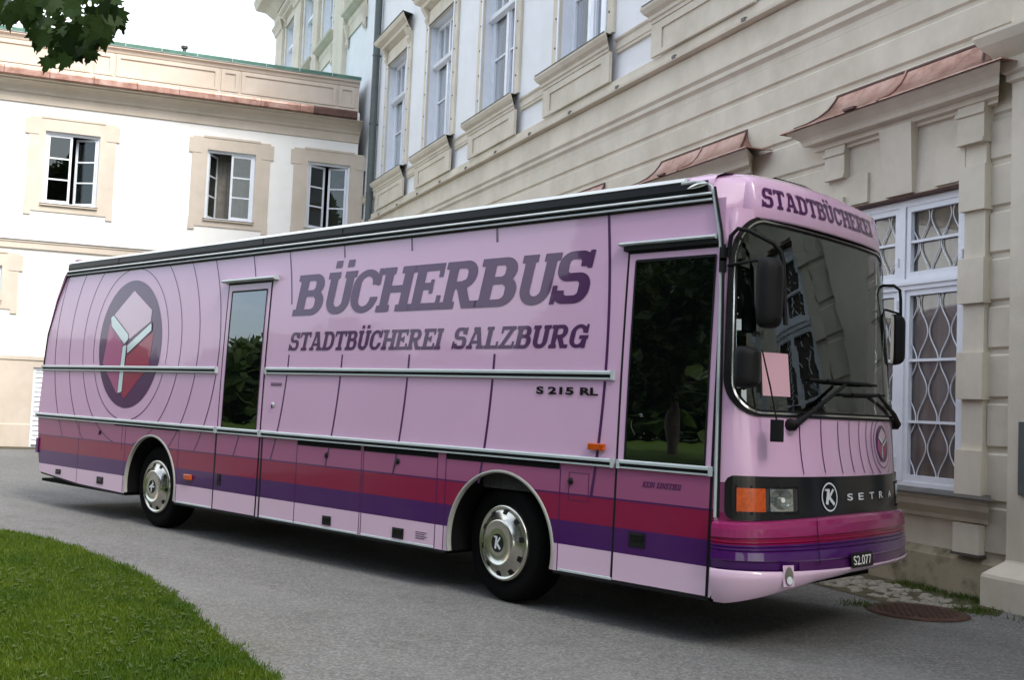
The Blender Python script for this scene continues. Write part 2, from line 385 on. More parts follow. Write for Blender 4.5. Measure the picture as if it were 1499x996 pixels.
def letter(ch):
    """slab-serif capitals, unit height: returns (sdf, width)"""
    t, s = 0.235, 0.155; B = rbox
    def ring(x0, x1, z0, z1, r, tx=t, tz=s): return SUB(B(x0, x1, z0, z1, r), B(x0 + tx, x1 - tx, z0 + tz, z1 - tz, max(r - (tx + tz) / 2, 0.02)))
    if ch == 'I': return U(B(.09, .09 + t, 0, 1), B(0, .385, 0, s), B(0, .385, 1 - s, 1)), .385
    if ch == 'T': return U(B(.33, .33 + t, 0, 1), B(0, .86, 1 - s, 1), B(0, .11, .70, 1), B(.75, .86, .70, 1), B(.2, .66, 0, s)), .86
    if ch == 'H': return U(B(.08, .08 + t, 0, 1), B(.62, .62 + t, 0, 1), B(.1, .8, .43, .43 + s), B(0, .37, 0, s), B(0, .37, 1 - s, 1), B(.535, .905, 0, s), B(.535, .905, 1 - s, 1)), .905
    if ch == 'E': return U(B(.08, .08 + t, 0, 1), B(0, .76, 1 - s, 1), B(.65, .76, .70, 1), B(0, .80, 0, s), B(.69, .80, 0, .31), B(.1, .56, .44, .44 + s), B(.47, .56, .35, .66)), .80
    if ch == 'L': return U(B(.08, .08 + t, 0, 1), B(0, .37, 1 - s, 1), B(0, .74, 0, s), B(.63, .74, 0, .33)), .74
    if ch == 'Z': return U(B(.03, .78, 1 - s, 1), B(.03, .14, .68, 1), B(0, .80, 0, s), B(.69, .80, 0, .32), INT(seg(.08, -.05, .70, 1.05, .20), B(0, .8, .02, .98))), .80
    if ch == 'N': return U(B(.09, .22, 0, 1), B(.68, .81, 0, 1), INT(seg(.05, 1.1, .82, -.1, .20), B(0, .81, 0, 1)), B(0, .33, 0, s), B(0, .25, 1 - s, 1), B(.56, .92, 1 - s, 1)), .92
    if ch == 'K': return U(B(.08, .08 + t, 0, 1), B(0, .37, 0, s), B(0, .37, 1 - s, 1), INT(seg(.15, .3, .85, 1.05, .17), B(.2, .9, .3, 1)), INT(seg(.35, .6, .85, -.05, .21), B(.25, .9, 0, .7)), B(.5, .88, 1 - s, 1), B(.52, .92, 0, s)), .92
    if ch in 'UÜ':
        g = INT(SUB(B(.08, .80, 0, 1.6, .34), B(.08 + t, .80 - t, s + .02, 1.8, .16)), B(-1, 2, -1, 1))
        fs = [g, B(0, .37, 1 - s, 1), B(.51, .88, 1 - s, 1)]
        if ch == 'Ü': fs += [B(.15, .35, 1.10, 1.27), B(.52, .72, 1.10, 1.27)]
        return U(*fs), .88
    if ch in 'CG':
        g = SUB(ring(0, .80, 0, 1, .40), B(.5, .9, .36, .64)); fs = [g, B(.69, .80, .62, 1)]
        if ch == 'G': fs += [B(.44, .88, .38, .38 + s), B(.60, .80, 0, .5)]
        return U(*fs), .84
    if ch == 'D': return U(B(.08, .08 + t, 0, 1), ring(-.5, .86, 0, 1, .42), ) if False else U(B(.08, .08 + t, 0, 1), B(0, .3, 0, s), B(0, .3, 1 - s, 1), INT(ring(-.5, .86, 0, 1, .42), B(.1, 2, -1, 2))), .86
    if ch == 'B': return U(B(.08, .08 + t, 0, 1), B(0, .3, 0, s), B(0, .3, 1 - s, 1), INT(ring(-.5, .76, .46, 1, .27), B(.1, 2, -1, 2)), INT(ring(-.5, .82, 0, .46 + s, .30), B(.1, 2, -1, 2))), .82
    if ch == 'R': return U(B(.08, .08 + t, 0, 1), B(0, .37, 0, s), B(0, .3, 1 - s, 1), INT(ring(-.5, .80, .42, 1, .29), B(.1, 2, -1, 2)), INT(seg(.42, .56, .72, -.05, .22), B(.2, 1, 0, .6)), B(.58, .92, 0, s)), .92
    if ch == 'A': return U(INT(seg(.13, -.03, .43, 1.03, .15), B(-1, 2, 0, 1)), INT(seg(.79, -.03, .47, 1.03, .22), B(-1, 2, 0, 1)), B(.2, .72, .24, .24 + s * .9), B(0, .34, 0, s), B(.56, .96, 0, s), B(.25, .56, 1 - s, 1)), .96
    if ch == 'S':
        up = SUB(ring(.03, .74, .43, 1, .26), B(.42, 1.2, .44, .70)); lo = SUB(ring(.03, .79, 0, .43 + s, .27), B(-.4, .38, .26, .5))
        return U(up, lo, B(.64, .75, .66, 1), B(0, .11, 0, .36)), .80
    return B(0, .01, 0, .01), .3
def text_into(mb, word, place, hgt, mp, mat, slant=0.0, h=0.02, width=1.0, gap=0.06, curved=False):
    """word along the first surface coordinate; place = left edge, or a list of left edges; returns right end"""
    x = None
    for i, ch in enumerate(word):
        x0 = place[i] if isinstance(place, (list, tuple)) else (place if x is None else x)
        if ch == ' ': x = x0 + hgt * width * 0.5; continue
        fn, w = letter(ch); width_ = width; width = width[i] / (w * hgt) if isinstance(width_, list) else width_; top = 1.3 if ch == 'Ü' else 1.0
        sdf_add(mb, fn, (-.02, w + .02, -.02, top), h, lambda a, b: mp(x0 + (a * width + b * slant) * hgt, b * hgt), mat, maxrun=4 if curved else 10 ** 9)
        x = x0 + (w + gap) * hgt * width; width = width_
    return x
def sans(word, hgt, bold=0.02):
    """built-in sans lettering as triangles (x, z) starting at 0, cap height hgt"""
    cu = bpy.data.curves.new('tmp', 'FONT'); cu.body = word; cu.size = 1.0; cu.offset = bold; ob = bpy.data.objects.new('tmp', cu)
    COL.objects.link(ob); dg = bpy.context.evaluated_depsgraph_get(); me = bpy.data.meshes.new_from_object(ob.evaluated_get(dg))
    V = [v.co.copy() for v in me.vertices]; F = [tuple(p.vertices) for p in me.polygons]
    bpy.data.objects.remove(ob); bpy.data.curves.remove(cu); bpy.data.meshes.remove(me)
    zs = [v.y for v in V]; k = hgt / (max(zs) - min(zs)); z0 = min(zs); x0 = min(v.x for v in V)
    return [((v.x - x0) * k, (v.y - z0) * k) for v in V], F

# ================================================================== THE SETTING
g = MB(); g.add([(-300, -300, 0), (300, -300, 0), (300, 300, 0), (-300, 300, 0)], [(0, 1, 2, 3)], M['ground']); tag(g.build('road'), None, kind='structure')
EDGE = [(-19.6, -6.5), (-18.3, -3.9), (-15.5, -2.1), (-12.74, -1.52), (-12.09, -1.40), (-10.99, -1.42), (-9.32, -1.64), (-7.99, -1.98), (-6.97, -2.34), (-6.11, -2.61), (-5.36, -2.82), (-4.95, -3.1), (-4.6, -3.7), (-4.3, -4.8), (-4.2, -6.5), (-4.6, -9), (-6, -12), (-9, -13.6), (-14, -13.4), (-18, -11.5), (-19.7, -9)]
def edge_y(x):
    E = [p for p in EDGE[:13]]
    return float(np.interp(x, [p[0] for p in E], [p[1] for p in E]))
g = MB(); n = len(EDGE); g.add([(x, y, 0.012) for x, y in EDGE], [tuple(range(n))[::-1]], M['lawn']); lawn = tag(g.build('lawn'), None, kind='structure')
g = MB(); g.add([(-90, -120, 0.008), (80, -120, 0.008), (80, -17.5, 0.008), (-90, -17.5, 0.008)], [(0, 1, 2, 3)], M['lawn']); tag(g.build('park_lawn'), None, kind='structure')

# grass blades on the part of the lawn the camera sees
def blades(name, pts, hmin, hmax, w, mat):
    n = len(pts); pts = np.asarray(pts); a = rng.uniform(0, 2 * np.pi, n); hh = rng.uniform(hmin, hmax, n); ln = rng.uniform(0.1, 0.7, n) * hh; b = rng.uniform(0, 2 * np.pi, n)
    V = np.zeros((n, 3, 3)); dx, dy = np.cos(a) * w / 2, np.sin(a) * w / 2
    V[:, 0] = np.stack([pts[:, 0] - dx, pts[:, 1] - dy, np.full(n, 0.010)], 1); V[:, 1] = np.stack([pts[:, 0] + dx, pts[:, 1] + dy, np.full(n, 0.010)], 1)
    V[:, 2] = np.stack([pts[:, 0] + np.cos(b) * ln, pts[:, 1] + np.sin(b) * ln, hh], 1)
    me = bpy.data.meshes.new(name); me.vertices.add(3 * n); me.vertices.foreach_set('co', V.ravel()); me.loops.add(3 * n); me.loops.foreach_set('vertex_index', np.arange(3 * n, dtype=np.int32))
    me.polygons.add(n); me.polygons.foreach_set('loop_start', np.arange(0, 3 * n, 3, dtype=np.int32)); me.update(calc_edges=True); me.validate(); me.materials.append(mat)
    o = bpy.data.objects.new(name, me); COL.objects.link(o); return o
P = []
while len(P) < 230000:
    x = rng.uniform(-19, -4.2, 60000); y = rng.uniform(-9.5, -1.2, 60000)
    d = np.hypot(x, y + 6.6); az = np.degrees(np.arctan2(y + 6.6, x))
    ey = np.interp(x, [p[0] for p in EDGE[:14]], [p[1] for p in EDGE[:14]]) + 0.02 * np.sin(x * 9) + 0.015 * np.sin(x * 23) + rng.normal(0, 0.03, x.size)
    ok = (y < ey) & (az > 120) & ((az < 163) | (rng.uniform(0, 1, x.size) < .45)) & (d > 4.2) & (rng.uniform(0, 1, x.size) < np.clip((8.0 / d) ** 1.2, 0, 1))
    P += list(zip(x[ok], y[ok]))
tag(blades('grass', P[:230000], 0.02, 0.055, 0.009, M['blade']), 'short green lawn grass curving along the drive', 'grass', kind='stuff')
# clover leaves in the lawn
g = MB()
for k in range(1800):
    cx, cy = random.uniform(-10, -5.0), random.uniform(-5.0, -1.6)
    if cy > edge_y(cx) - 0.05 or random.random() > 0.5 + 0.5 * math.sin(cx * 2.1) * math.sin(cy * 2.7): continue
    for q in range(3):
        a = q * 2.09 + random.random(); r = 0.013; z = random.uniform(0.025, 0.045); px, py = cx + math.cos(a) * r, cy + math.sin(a) * r
        g.add([(px + r * math.cos(b), py + r * math.sin(b), z + 0.004 * math.sin(b * 2 + a)) for b in (0, 1.26, 2.51, 3.77, 5.03)], [(0, 1, 2, 3, 4)], M['weed'])
tag(g.build('clover'), 'small clover leaves scattered through the lawn', 'clover', kind='stuff')

# ------------------------------------------------------------------ palace (long facade behind the bus)
TH = -0.414914; PU = Vector((0.91515111, -0.40311096, 0)); PN = Vector((0.40311096, 0.91515111, 0)); WOFF = 2.1849627
S0 = -12.0
palace = thing('palace', 'long grey beige palace with white framed windows behind the pink bus', 'palace', PU * S0 + PN * WOFF, math.atan2(PU.y, PU.x), org=(S0, 0, 0))
BAYS = [-6.33, -10.33, -14.36, -18.39, -22.27, -25.98]; LOWB = BAYS + [-2.45, 1.55]; FARB = [-31.0, -35.35, -38.75, -42.6]
S_L, S_R, TOP = -45.4, 14.0, 19.6
w = MB()
low = [(c - .9, c + .9, .98, 4.04) for c in LOWB]; upp = [(c - .92, c + .92, 7.96, 11.15) for c in BAYS[1:]]; far = [(c - .85, c + .85, 14.45, 17.4) for c in FARB]
w.holes(-29.2, S_R, 0, 6.2, low, 0.16, M['stone'])
w.holes(S_L, S_R, 6.2, 6.95, [], 0.2, M['stone'])
w.holes(S_L, S_R, 6.95, TOP, upp + far, 0.26, M['cool_plaster'], M['white_paint'])
w.add([(S_L, 0, 0), (S_L, 12, 0), (S_L, 12, TOP), (S_L, 0, TOP)], [(0, 1, 2, 3)], M['cool_plaster']); w.add([(S_R, 0, 0), (S_R, 12, 0), (S_R, 12, TOP), (S_R, 0, TOP)], [(3, 2, 1, 0)], M['cool_plaster'])
w.add([(S_L, 0, TOP), (S_R, 0, TOP), (S_R, 12, TOP), (S_L, 12, TOP)], [(0, 1, 2, 3)], M['lead']); w.add([(S_L, 12, 0), (S_R, 12, 0), (S_R, 12, TOP), (S_L, 12, TOP)], [(3, 2, 1, 0)], M['cool_plaster'])
w.build('wall', palace)
# rusticated courses
GR = [.42, .91, 1.42, 1.89, 2.36, 2.82, 3.28, 3.73, 4.19, 4.63, 5.06, 5.48, 5.86, 6.2]; gp = 0.022
rc = MB(); PIL = (-4.8, -4.05)
for a, b in zip(GR, GR[1:]):
    cuts = [PIL] + ([(c - 1.17, c + 1.17) for c in LOWB] if a < 4.9 else [])
    xs = [-29.2]
    for c0, c1 in sorted(cuts): xs += [c0, c1]
    xs.append(S_R)
    for i in range(0, len(xs), 2):
        if xs[i + 1] - xs[i] < 0.05: continue
        z0, z1 = a + gp, b - gp
        rc.extr([(0.001, z0), (0.028, z0 + .022), (0.028, z1 - .022), (0.001, z1)], xs[i], xs[i + 1], M['stone'])
rc.build('rustication', palace)
pl = MB(); pl.extr([(0.001, .42), (.05, .37), (.075, .345), (.075, 0)], -29.2, PIL[0], M['plinth']); pl.extr([(0.001, .42), (.05, .37), (.075, .345), (.075, 0)], PIL[1], S_R, M['plinth']); pl.build('plinth', palace)
# string course and the ledge under the window aprons
sc = MB()
sc.extr([(0.001, 6.12), (.03, 6.14), (.03, 6.22), (.045, 6.24), (.075, 6.27), (.075, 6.33), (.06, 6.335), (.10, 6.385), (.10, 6.44), (.065, 6.455), (.065, 6.80), (.035, 6.81), (.035, 6.815), (.16, 6.83), (.165, 6.87), (.12, 6.885), (.10, 6.90), (.10, 7.04), (0.002, 7.05)], -29.2, S_R, M['stone'])
sc.build('string_course', palace)
cl = MB()
for x in np.arange(-28.6, 2, 1.76): cl = MB(); cl.box(x, x + .09, -.175, -.14, 6.85, 6.895, M['lead']); cl.build('ledge_clip', palace)
ends = [-29.2] + BAYS[::-1] + [2]
for a, b in zip(ends, ends[1:]):
    x0 = a + 1.37 if a in BAYS else a; x1 = b - 1.37 if b in BAYS else b
    sb = MB(); sb.extr([(0.001, 7.52), (.045, 7.53), (.045, 7.57), (.06, 7.585), (.06, 7.70), (.09, 7.735), (.095, 7.76), (0.001, 7.785)], x0, x1, M['stone']); sb.build('sill_band', palace)
for c in BAYS:
    ap = MB(); ap.box(c - 1.33, c + 1.33, -.13, -.101, 7.05, 7.56, M['stone'])
    for (x0, x1, z0, z1) in ((c - 1.33, c - 1.02, 7.05, 7.56), (c + 1.02, c + 1.33, 7.05, 7.56), (c - 1.02, c + 1.02, 7.44, 7.56), (c - 1.02, c + 1.02, 7.05, 7.12)): ap.box(x0, x1, -.155, -.1305, z0, z1, M['stone'])
    ap.extr([(.101, 7.56), (.17, 7.565), (.175, 7.61), (.20, 7.63), (.205, 7.68), (.26, 7.73), (.30, 7.80), (.30, 7.84)], c - 1.32, c + 1.32, M['stone'], shrink=lambda d: d - .17)
    ap.extr([(.31, 7.84), (.31, 7.855), (.0, 7.93)], c - 1.36, c + 1.36, M['lead'], shrink=lambda d: d - .27); ap.build('window_apron', palace)
# tall upper windows
def upper_window(c, z0, z1, hw, cornice, dp):
    s = MB()
    for sg in (-1, 1):
        s.box(c + sg * hw, c + sg * (hw + .30), -.055, -.001, z0 - .02, z1 + .30, M['stone']); s.box(c + sg * (hw + .012), c + sg * (hw + .07), -.075, -.0555, z0 - .02, z1 + .06, M['white_paint'])
        for k in range(6): zz = z0 + .35 + k * .56; s.box(c + sg * (hw + .14), c + sg * (hw + .17), -.07, -.0555, zz, zz + .03, M['lead'])
    s.box(c - hw - .299, c + hw + .299, -.06, -.002, z1 + .001, z1 + .42, M['stone']); s.box(c - hw - .01, c + hw + .01, -.085, -.0605, z1 + .02, z1 + .05, M['lead'])
    if cornice:
        for sg in (-1, 1):
            s.extr([(.061, z1 + .10), (.13, z1 + .22), (.11, z1 + .30), (.24, z1 + .50), (.061, z1 + .50)], c + sg * (hw + .16) - .09, c + sg * (hw + .16) + .09, M['stone'])
        s.extr([(.001, z1 + .42), (.13, z1 + .50), (.20, z1 + .53), (.22, z1 + .60), (.34, z1 + .68), (.38, z1 + .76), (.38, z1 + .80)], c - hw - .33, c + hw + .33, M['stone'], shrink=lambda d: d - .2)
        s.extr([(.40, z1 + .80), (.40, z1 + .82), (.0, z1 + .92)], c - hw - .36, c + hw + .36, M['lead'], shrink=lambda d: d - .22)
    win = s.build('window', palace)
    f = MB(); y0, y1 = dp - .07, dp; wp = M['white_paint']; zt = z0 + (z1 - z0) * .675
    for x0, x1, a, b in ((c - hw, c - hw + .11, z0, z1), (c + hw - .11, c + hw, z0, z1), (c - hw + .11, c + hw - .11, z0, z0 + .12), (c - hw + .11, c + hw - .11, z1 - .11, z1)): f.box(x0, x1, y0, y1, a, b, wp)
    f.extr([(-y0 - .01, zt - .09), (-y0 + .10, zt - .05), (-y0 + .12, zt + .03), (-y0 - .01, zt + .08)], c - hw + .002, c + hw - .002, wp)
    f.box(c - .065, c + .065, y0 - .015, y1, z0 + .12, zt - .085, wp); f.box(c - .05, c + .05, y0 + .01, y1, zt + .075, z1 - .11, wp)
    for sg in (-1, 1):
        a, b = sorted((c + sg * .065, c + sg * (hw - .11)))
        f.box(a, a + .05, y0 + .012, y1, z0 + .12, zt - .085, wp); f.box(b - .05, b, y0 + .012, y1, z0 + .12, zt - .085, wp)
        zm = (z0 + zt) / 2 + .12; f.box(a + .05, b - .05, y0 + .02, y1, zm, zm + .035, wp)
        f.box((a + b) / 2 - .018, (a + b) / 2 + .018, y0 + .02, y1, zt + .075, z1 - .11, wp) if sg < 0 else None
    f.build('frame', win)
    p = MB(); p.add([(c - hw, dp - .012, z0), (c + hw, dp - .012, z0), (c + hw, dp - .012, z1), (c - hw, dp - .012, z1)], [(0, 1, 2, 3)], M['sky_glass']); p.build('pane', win)
for i, c in enumerate(BAYS[1:]): upper_window(c, 7.96, 11.15, .92, True, 0.24)
for c in FARB:
    upper_window(c, 14.45, 17.4, .85, True, 0.24)
for c in FARB:
    fa = MB()
    fa.extr([(.001, 13.95), (.05, 13.96), (.05, 14.18), (.12, 14.22), (.26, 14.34), (.28, 14.42), (.0, 14.44)], c - 1.3, c + 1.3, M['stone'], shrink=lambda d: d - .17)
    fa.box(c - 1.2, c + 1.2, -.045, -.001, 13.55, 13.95, M['stone'])
    for sg in (-1, 1): fa.extr([(.046, 13.2), (.12, 13.32), (.09, 13.5), (.2, 13.95), (.046, 13.95)], c + sg * 1.1 - .1, c + sg * 1.1 + .1, M['stone'])
    fa.build('upper_sill', palace)
for c, hw in ((-33.1, .72), (-37.05, .45), (-40.6, .62), (-44.6, .75)):
    pi = MB(); pi.box(c - hw, c + hw, -.16, -.001, 6.96, 17.9, M['stone']); pi.extr([(.161, 17.5), (.22, 17.55), (.25, 17.7), (.36, 17.9), (.161, 17.9)], c - hw, c + hw, M['stone'], shrink=lambda d: d - .16); pi.build('pilaster', palace)
pi = MB(); pi.extr([(.001, 17.9), (.2, 17.95), (.24, 18.4), (.55, 18.75), (.62, 18.8), (.95, 18.95), (1.05, 19.25), (1.05, 19.4), (0, 19.6)], S_L, S_R, M['stone'], shrink=lambda d: d)
pi.build('cornice', palace)
# lower window with its jambs, hood, sill and iron lattice
def lower_window(c, first):
    st = M['stone']; s = MB()
    for sg in (-1, 1):
        a, b = sorted((c + sg * .9, c + sg * 1.16)); s.box(a, b, -.075, -.001, .98, 4.62, st)
        for k, (z0, z1) in enumerate(zip(GR[1:9], GR[2:10])):
            if k % 2 == 0: a, b = sorted((c + sg * .862, c + sg * 1.185)); s.box(a, b, -.118, -.0005, z0 + .01, z1 - .01, st)
        a, b = sorted((c + sg * .84, c + sg * 1.18)); s.box(a, b, -.13, -.0008, 4.40, 4.80, st); s.box(a - .015, b + .015, -.15, -.131, 4.68, 4.72, st); s.box(a - .0, b + .0, -.145, -.131, 4.40, 4.44, st)
    s.box(c - .9, c + .9, -.055, -.001, 4.041, 4.80, st)
    s.add([(c - .20, -.10, 4.06), (c + .20, -.10, 4.06), (c + .24, -.17, 4.80), (c - .24, -.17, 4.80), (c - .20, -.0555, 4.06), (c + .20, -.0555, 4.06), (c + .24, -.0555, 4.80), (c - .24, -.0555, 4.80)], [(0, 1, 2, 3), (0, 3, 7, 4), (1, 5, 6, 2), (0, 4, 5, 1)], st)
    for a, b in ((c - .9, c - .5), (c + .5, c + .9)): s.box(a, b, -.085, -.0555, 4.07, 4.40, st)
    hw = 1.22
    s.extr([(.001, 4.74), (.10, 4.745), (.10, 4.775), (.15, 4.79), (.15, 4.845), (.24, 4.86), (.25, 4.90), (.27, 4.93), (.34, 4.99), (.38, 5.015), (.38, 5.03), (.001, 5.04)], c - hw, c + hw, st, shrink=lambda d: d - .001)
    win = s.build('window', palace)
    h = MB(); rows = []
    for dd, zz, wd in ((.43, 5.02, 1.66), (.42, 5.038, 1.65), (.36, 5.06, 1.47), (.28, 5.10, 1.32), (.20, 5.16, 1.22), (.12, 5.245, 1.15), (.06, 5.345, 1.11), (.032, 5.41, 1.09)):
        rows.append((dd, zz, wd))
    n = len(rows)
    h.add([(c - wd, -dd, zz) for dd, zz, wd in rows] + [(c + wd, -dd, zz) for dd, zz, wd in rows], [(i, n + i, n + i + 1, i + 1) for i in range(n - 1)], M['copper'], True)
    for sg in (-1, 1):
        Q = [(c + sg * wd, -dd, zz) for dd, zz, wd in rows]; Bk = [(c + sg * wd, -.030, zz) for dd, zz, wd in rows]
        h.add(Q + Bk, [(i, i + 1, n + i + 1, n + i) for i in range(n - 1)], M['copper'], False)
        h.tube(Q[2:], .016, M['old_copper'], 5)
    h.tube([(c + .02, -dd - .004, zz + .008) for dd, zz, wd in rows], .014, M['copper'], 5); h.box(c - 1.11, c + 1.11, -.045, -.028, 5.402, 5.422, M['old_copper'])
    h.box(c - .5, c - .32, -.452, -.40, 5.032, 5.056, M['old_copper'])
    h.build('copper_hood', win)
    f = MB(); wp = M['white_paint']
    f.extr([(.02, 4.0), (.105, 4.015), (.11, 4.03), (.0, 4.075)], c - .98, c + .93, M['old_copper'])
    y0 = -.03; X0, X1 = c - .9, c + .9
    for x0, x1, a, b in ((X0, X0 + .07, .98, 4.0), (X1 - .07, X1, .98, 4.0), (X0 + .07, X1 - .07, 3.93, 4.0), (X0 + .07, X1 - .07, .98, 1.04)): f.box(x0, x1, y0, .05, a, b, wp)
    f.box(X0 + .07, X1 - .07, y0 - .012, .05, 3.04, 3.16, wp); f.box(X0 + .07, X1 - .07, y0 - .03, y0 - .0125, 3.09, 3.125, wp)
    f.box(c - .055, c + .055, y0 - .006, .05, 1.04, 3.04, wp); f.box(c - .045, c + .045, y0 - .006, .05, 3.16, 3.93, wp)
    for sg in (-1, 1):
        a, b = sorted((c + sg * .055, c + sg * .83))
        for z0, z1, bars in ((1.04, 3.04, (1.66, 2.30)), (3.16, 3.93, (3.55,))):
            for q0, q1, e0, e1 in ((a, a + .06, z0, z1), (b - .06, b, z0, z1), (a + .06, b - .06, z0, z0 + .07), (a + .06, b - .06, z1 - .06, z1)): f.box(q0, q1, y0 + .008, .045, e0, e1, wp)
            for zz in bars: f.box(a + .06, b - .06, y0 + .014, .04, zz - .014, zz + .014, wp)
        for zz in (1.2, 2.85, 3.3): f.tube([(b + .01, y0 - .012, zz), (b + .01, y0 - .012, zz + .09)], .012, wp, 6)
    f.build('frame', win)
    p = MB(); p.add([(X0, .03, .98), (X1, .03, .98), (X1, .03, 4.0), (X0, .03, 4.0)], [(0, 1, 2, 3)], M['low_glass']); p.build('pane', win)
    if first:
        q = MB(); pit, amp, per = .148, .062, .60
        for sg in (-1, 1):
            a, b = sorted((c + sg * .115, c + sg * .77))
            for z0, z1 in ((1.11, 2.98), (3.23, 3.87)):
                for k in range(5):
                    x = a + .02 + k * pit; ph = math.pi * (k % 2)
                    q.tube([(min(b, max(a, x + amp * math.cos(2 * math.pi * (z - 1.1) / per + ph))), .012, z) for z in np.linspace(z0, z1, int((z1 - z0) / .035))], .0065, wp, 5, smooth=True)
        q.build('lattice', win)
    s2 = MB()
    s2.extr([(.001, .70), (.06, .72), (.07, .76), (.17, .84), (.19, .90), (.22, .92), (.22, .955)], c - 1.22, c + 1.22, st, shrink=lambda d: d - .05)
    s2.extr([(.26, .95), (.26, .966), (.0, 1.0)], c - 1.3, c + 1.3, M['lead'], shrink=lambda d: d - .1)
    for sg in (-1, 1): s2.box(c + sg * 1.17, c + sg * .85, -.115, -.03, .425, .705, st); s2.box(c + sg * 1.19, c + sg * .83, -.125, -.03, .40, .4245, M['lead'])
    s2.build('sill', win)
for i, c in enumerate(LOWB): lower_window(c, i in (0, 1, 6))
# corner pilaster at the right
pp = MB(); a, b = PIL
pp.box(a, b, -.15, -.001, .44, 5.0, M['stone'])
pp.extr([(.3, 0), (.3, .27), (.29, .30), (.16, .42), (.151, .44)], a - .0, b, M['stone'], shrink=lambda d: d - .15)
pp.extr([(.151, 4.86), (.19, 4.88), (.19, 4.94), (.22, 4.96), (.24, 5.08), (.36, 5.22), (.40, 5.30), (.40, 5.33), (.001, 5.40)], a, b, M['stone'], shrink=lambda d: max(0, d - .15))
pp.extr([(.001, 5.40), (.16, 5.41), (.16, 5.86), (.30, 5.98), (.30, 6.05), (.001, 6.10)], a, b, M['stone'], shrink=lambda d: max(0, d - .15))
pp.build('pilaster', palace)
bx = MB(); bx.box(-4.66, -4.22, -.175, -.151, 1.04, 1.70, M['pipe']); bx.build('meter_cover', palace, bevel=.006)
dpz = MB(); dpz.tube([(-27.98, -.14, 0.2), (-27.98, -.14, 17.5)], .105, M['pipe'], 14)
for z in np.arange(1.5, 17, 2.05): dpz.tube([(-27.98, -.14, z), (-27.98, -.14, z + .05)], .118, M['pipe'], 14); dpz.box(-28.0, -27.96, -.05, -.001, z, z + .05, M['pipe'])
dpz.build('downpipe', palace)

# ------------------------------------------------------------------ wing (white building across the court end)
GX = Vector((0.4411652, 0.89742593, 0)); GN = Vector((0.89742593, -0.4411652, 0)); GOFF = -29.179854
wing = thing('wing', 'white rendered wing with beige window surrounds and copper gutter', 'building', GX * -6 + GN * GOFF, math.atan2(GX.y, GX.x), org=(-6, 0, 0))
T1 = 0.70; T0 = -24.0
WW = [(-7.25, .70), (-2.98, .68), (-.145, .63)]; LW = [(-9.5, .70), (-5.30, .70)]
w = MB(); H = [(c - h, c + h, 6.64, 8.66) for c, h in WW] + [(c - h, c + h, 3.9, 4.86) for c, h in LW]
w.holes(T0, T1, 2.46, 10.3, H, .16, M['white_plaster']); w.holes(T0, T1, 0, 2.46, [(-7.86, -6.85, 0, 2.16)], .12, M['beige'], d=.015)
w.add([(T0, .25, 10.2), (T1, .25, 10.2), (T1, .25, 11.36), (T0, .25, 11.36)], [(0, 1, 2, 3)], M['beige'])
w.add([(T0, .25, 11.36), (T1, .25, 11.36), (T1, 9, 11.6), (T0, 9, 11.6)], [(0, 1, 2, 3)], M['verdigris']); w.add([(T0, 0, 0), (T0, 9, 0), (T0, 9, 11.4), (T0, 0, 10.3)], [(0, 1, 2, 3)], M['white_plaster'])
w.add([(T0, 9, 0), (T1, 9, 0), (T1, 9, 11.6), (T0, 9, 11.6)], [(3, 2, 1, 0)], M['white_plaster'])
w.build('wall', wing)
b = MB(); b.extr([(.001, 5.36), (.06, 5.37), (.06, 5.52), (.085, 5.54), (.085, 5.575)], T0, T1, M['beige']); b.extr([(.095, 5.575), (.095, 5.59), (.0, 5.62)], T0, T1, M['lead'])
b.extr([(.016, 2.33), (.045, 2.35), (.045, 2.44), (.016, 2.47)], T0, T1, M['beige'])
for x0, x1 in ((T0, -7.86), (-6.85, T1)): b.extr([(.016, .62), (.05, .60), (.05, 0)], x0, x1, M['beige'])
b.build('belt_course', wing)
k = MB()
k.extr([(.001, 9.36), (.05, 9.37), (.05, 9.60), (.10, 9.64), (.12, 9.70), (.20, 9.80), (.36, 9.87), (.42, 9.88), (.42, 9.915), (.55, 9.925), (.55, 9.935)], T0, T1, M['beige'])
k.build('cornice', wing)
gt = MB(); gt.extr([(.45, 9.936), (.60, 9.94), (.635, 9.97), (.64, 10.12), (.625, 10.17), (.59, 10.175), (.40, 10.21), (.0, 10.30), (-.25, 10.34)], T0, T1 - .25, M['copper'], smooth=False)
for x in np.arange(T0 + .4, T1 - .4, 1.12): gt.extr([(.638, 9.965), (.648, 9.97), (.652, 10.12), (.635, 10.182), (.59, 10.186), (.2, 10.262)], x, x + .014, M['old_copper'])
gt.extr([(.45, 9.934), (.605, 9.938), (.642, 9.968), (.648, 10.122), (.63, 10.178), (.59, 10.184), (.40, 10.216), (.0, 10.306)], T1 - 1.5, T1 - .2, M['old_copper'])
gt.build('gutter', wing)
at = MB()
at.extr([(-.249, 10.34), (-.21, 10.35), (-.21, 10.45), (-.235, 10.47)], T0, T1, M['beige']); at.extr([(-.249, 11.14), (-.22, 11.16), (-.20, 11.24), (-.13, 11.28), (-.13, 11.34)], T0, T1, M['beige'])
x = T1 - .12; kk = 0
while x > T0 + 3:
    for wd in (.50, 2.80):
        x0, x1 = x - wd, x
        for q0, q1, z0, z1 in ((x0, x1, 11.02, 11.13), (x0, x1, 10.49, 10.58), (x0, x0 + .10, 10.58, 11.02), (x1 - .10, x1, 10.58, 11.02)): at.box(q0, q1, .215, .249, z0, z1, M['beige'])
        x -= wd + .08
at.build('attic', wing)
cp = MB(); cp.extr([(-.10, 11.335), (-.095, 11.42), (-.12, 11.45), (-.5, 11.5)], T0, T1 + .02, M['verdigris'])
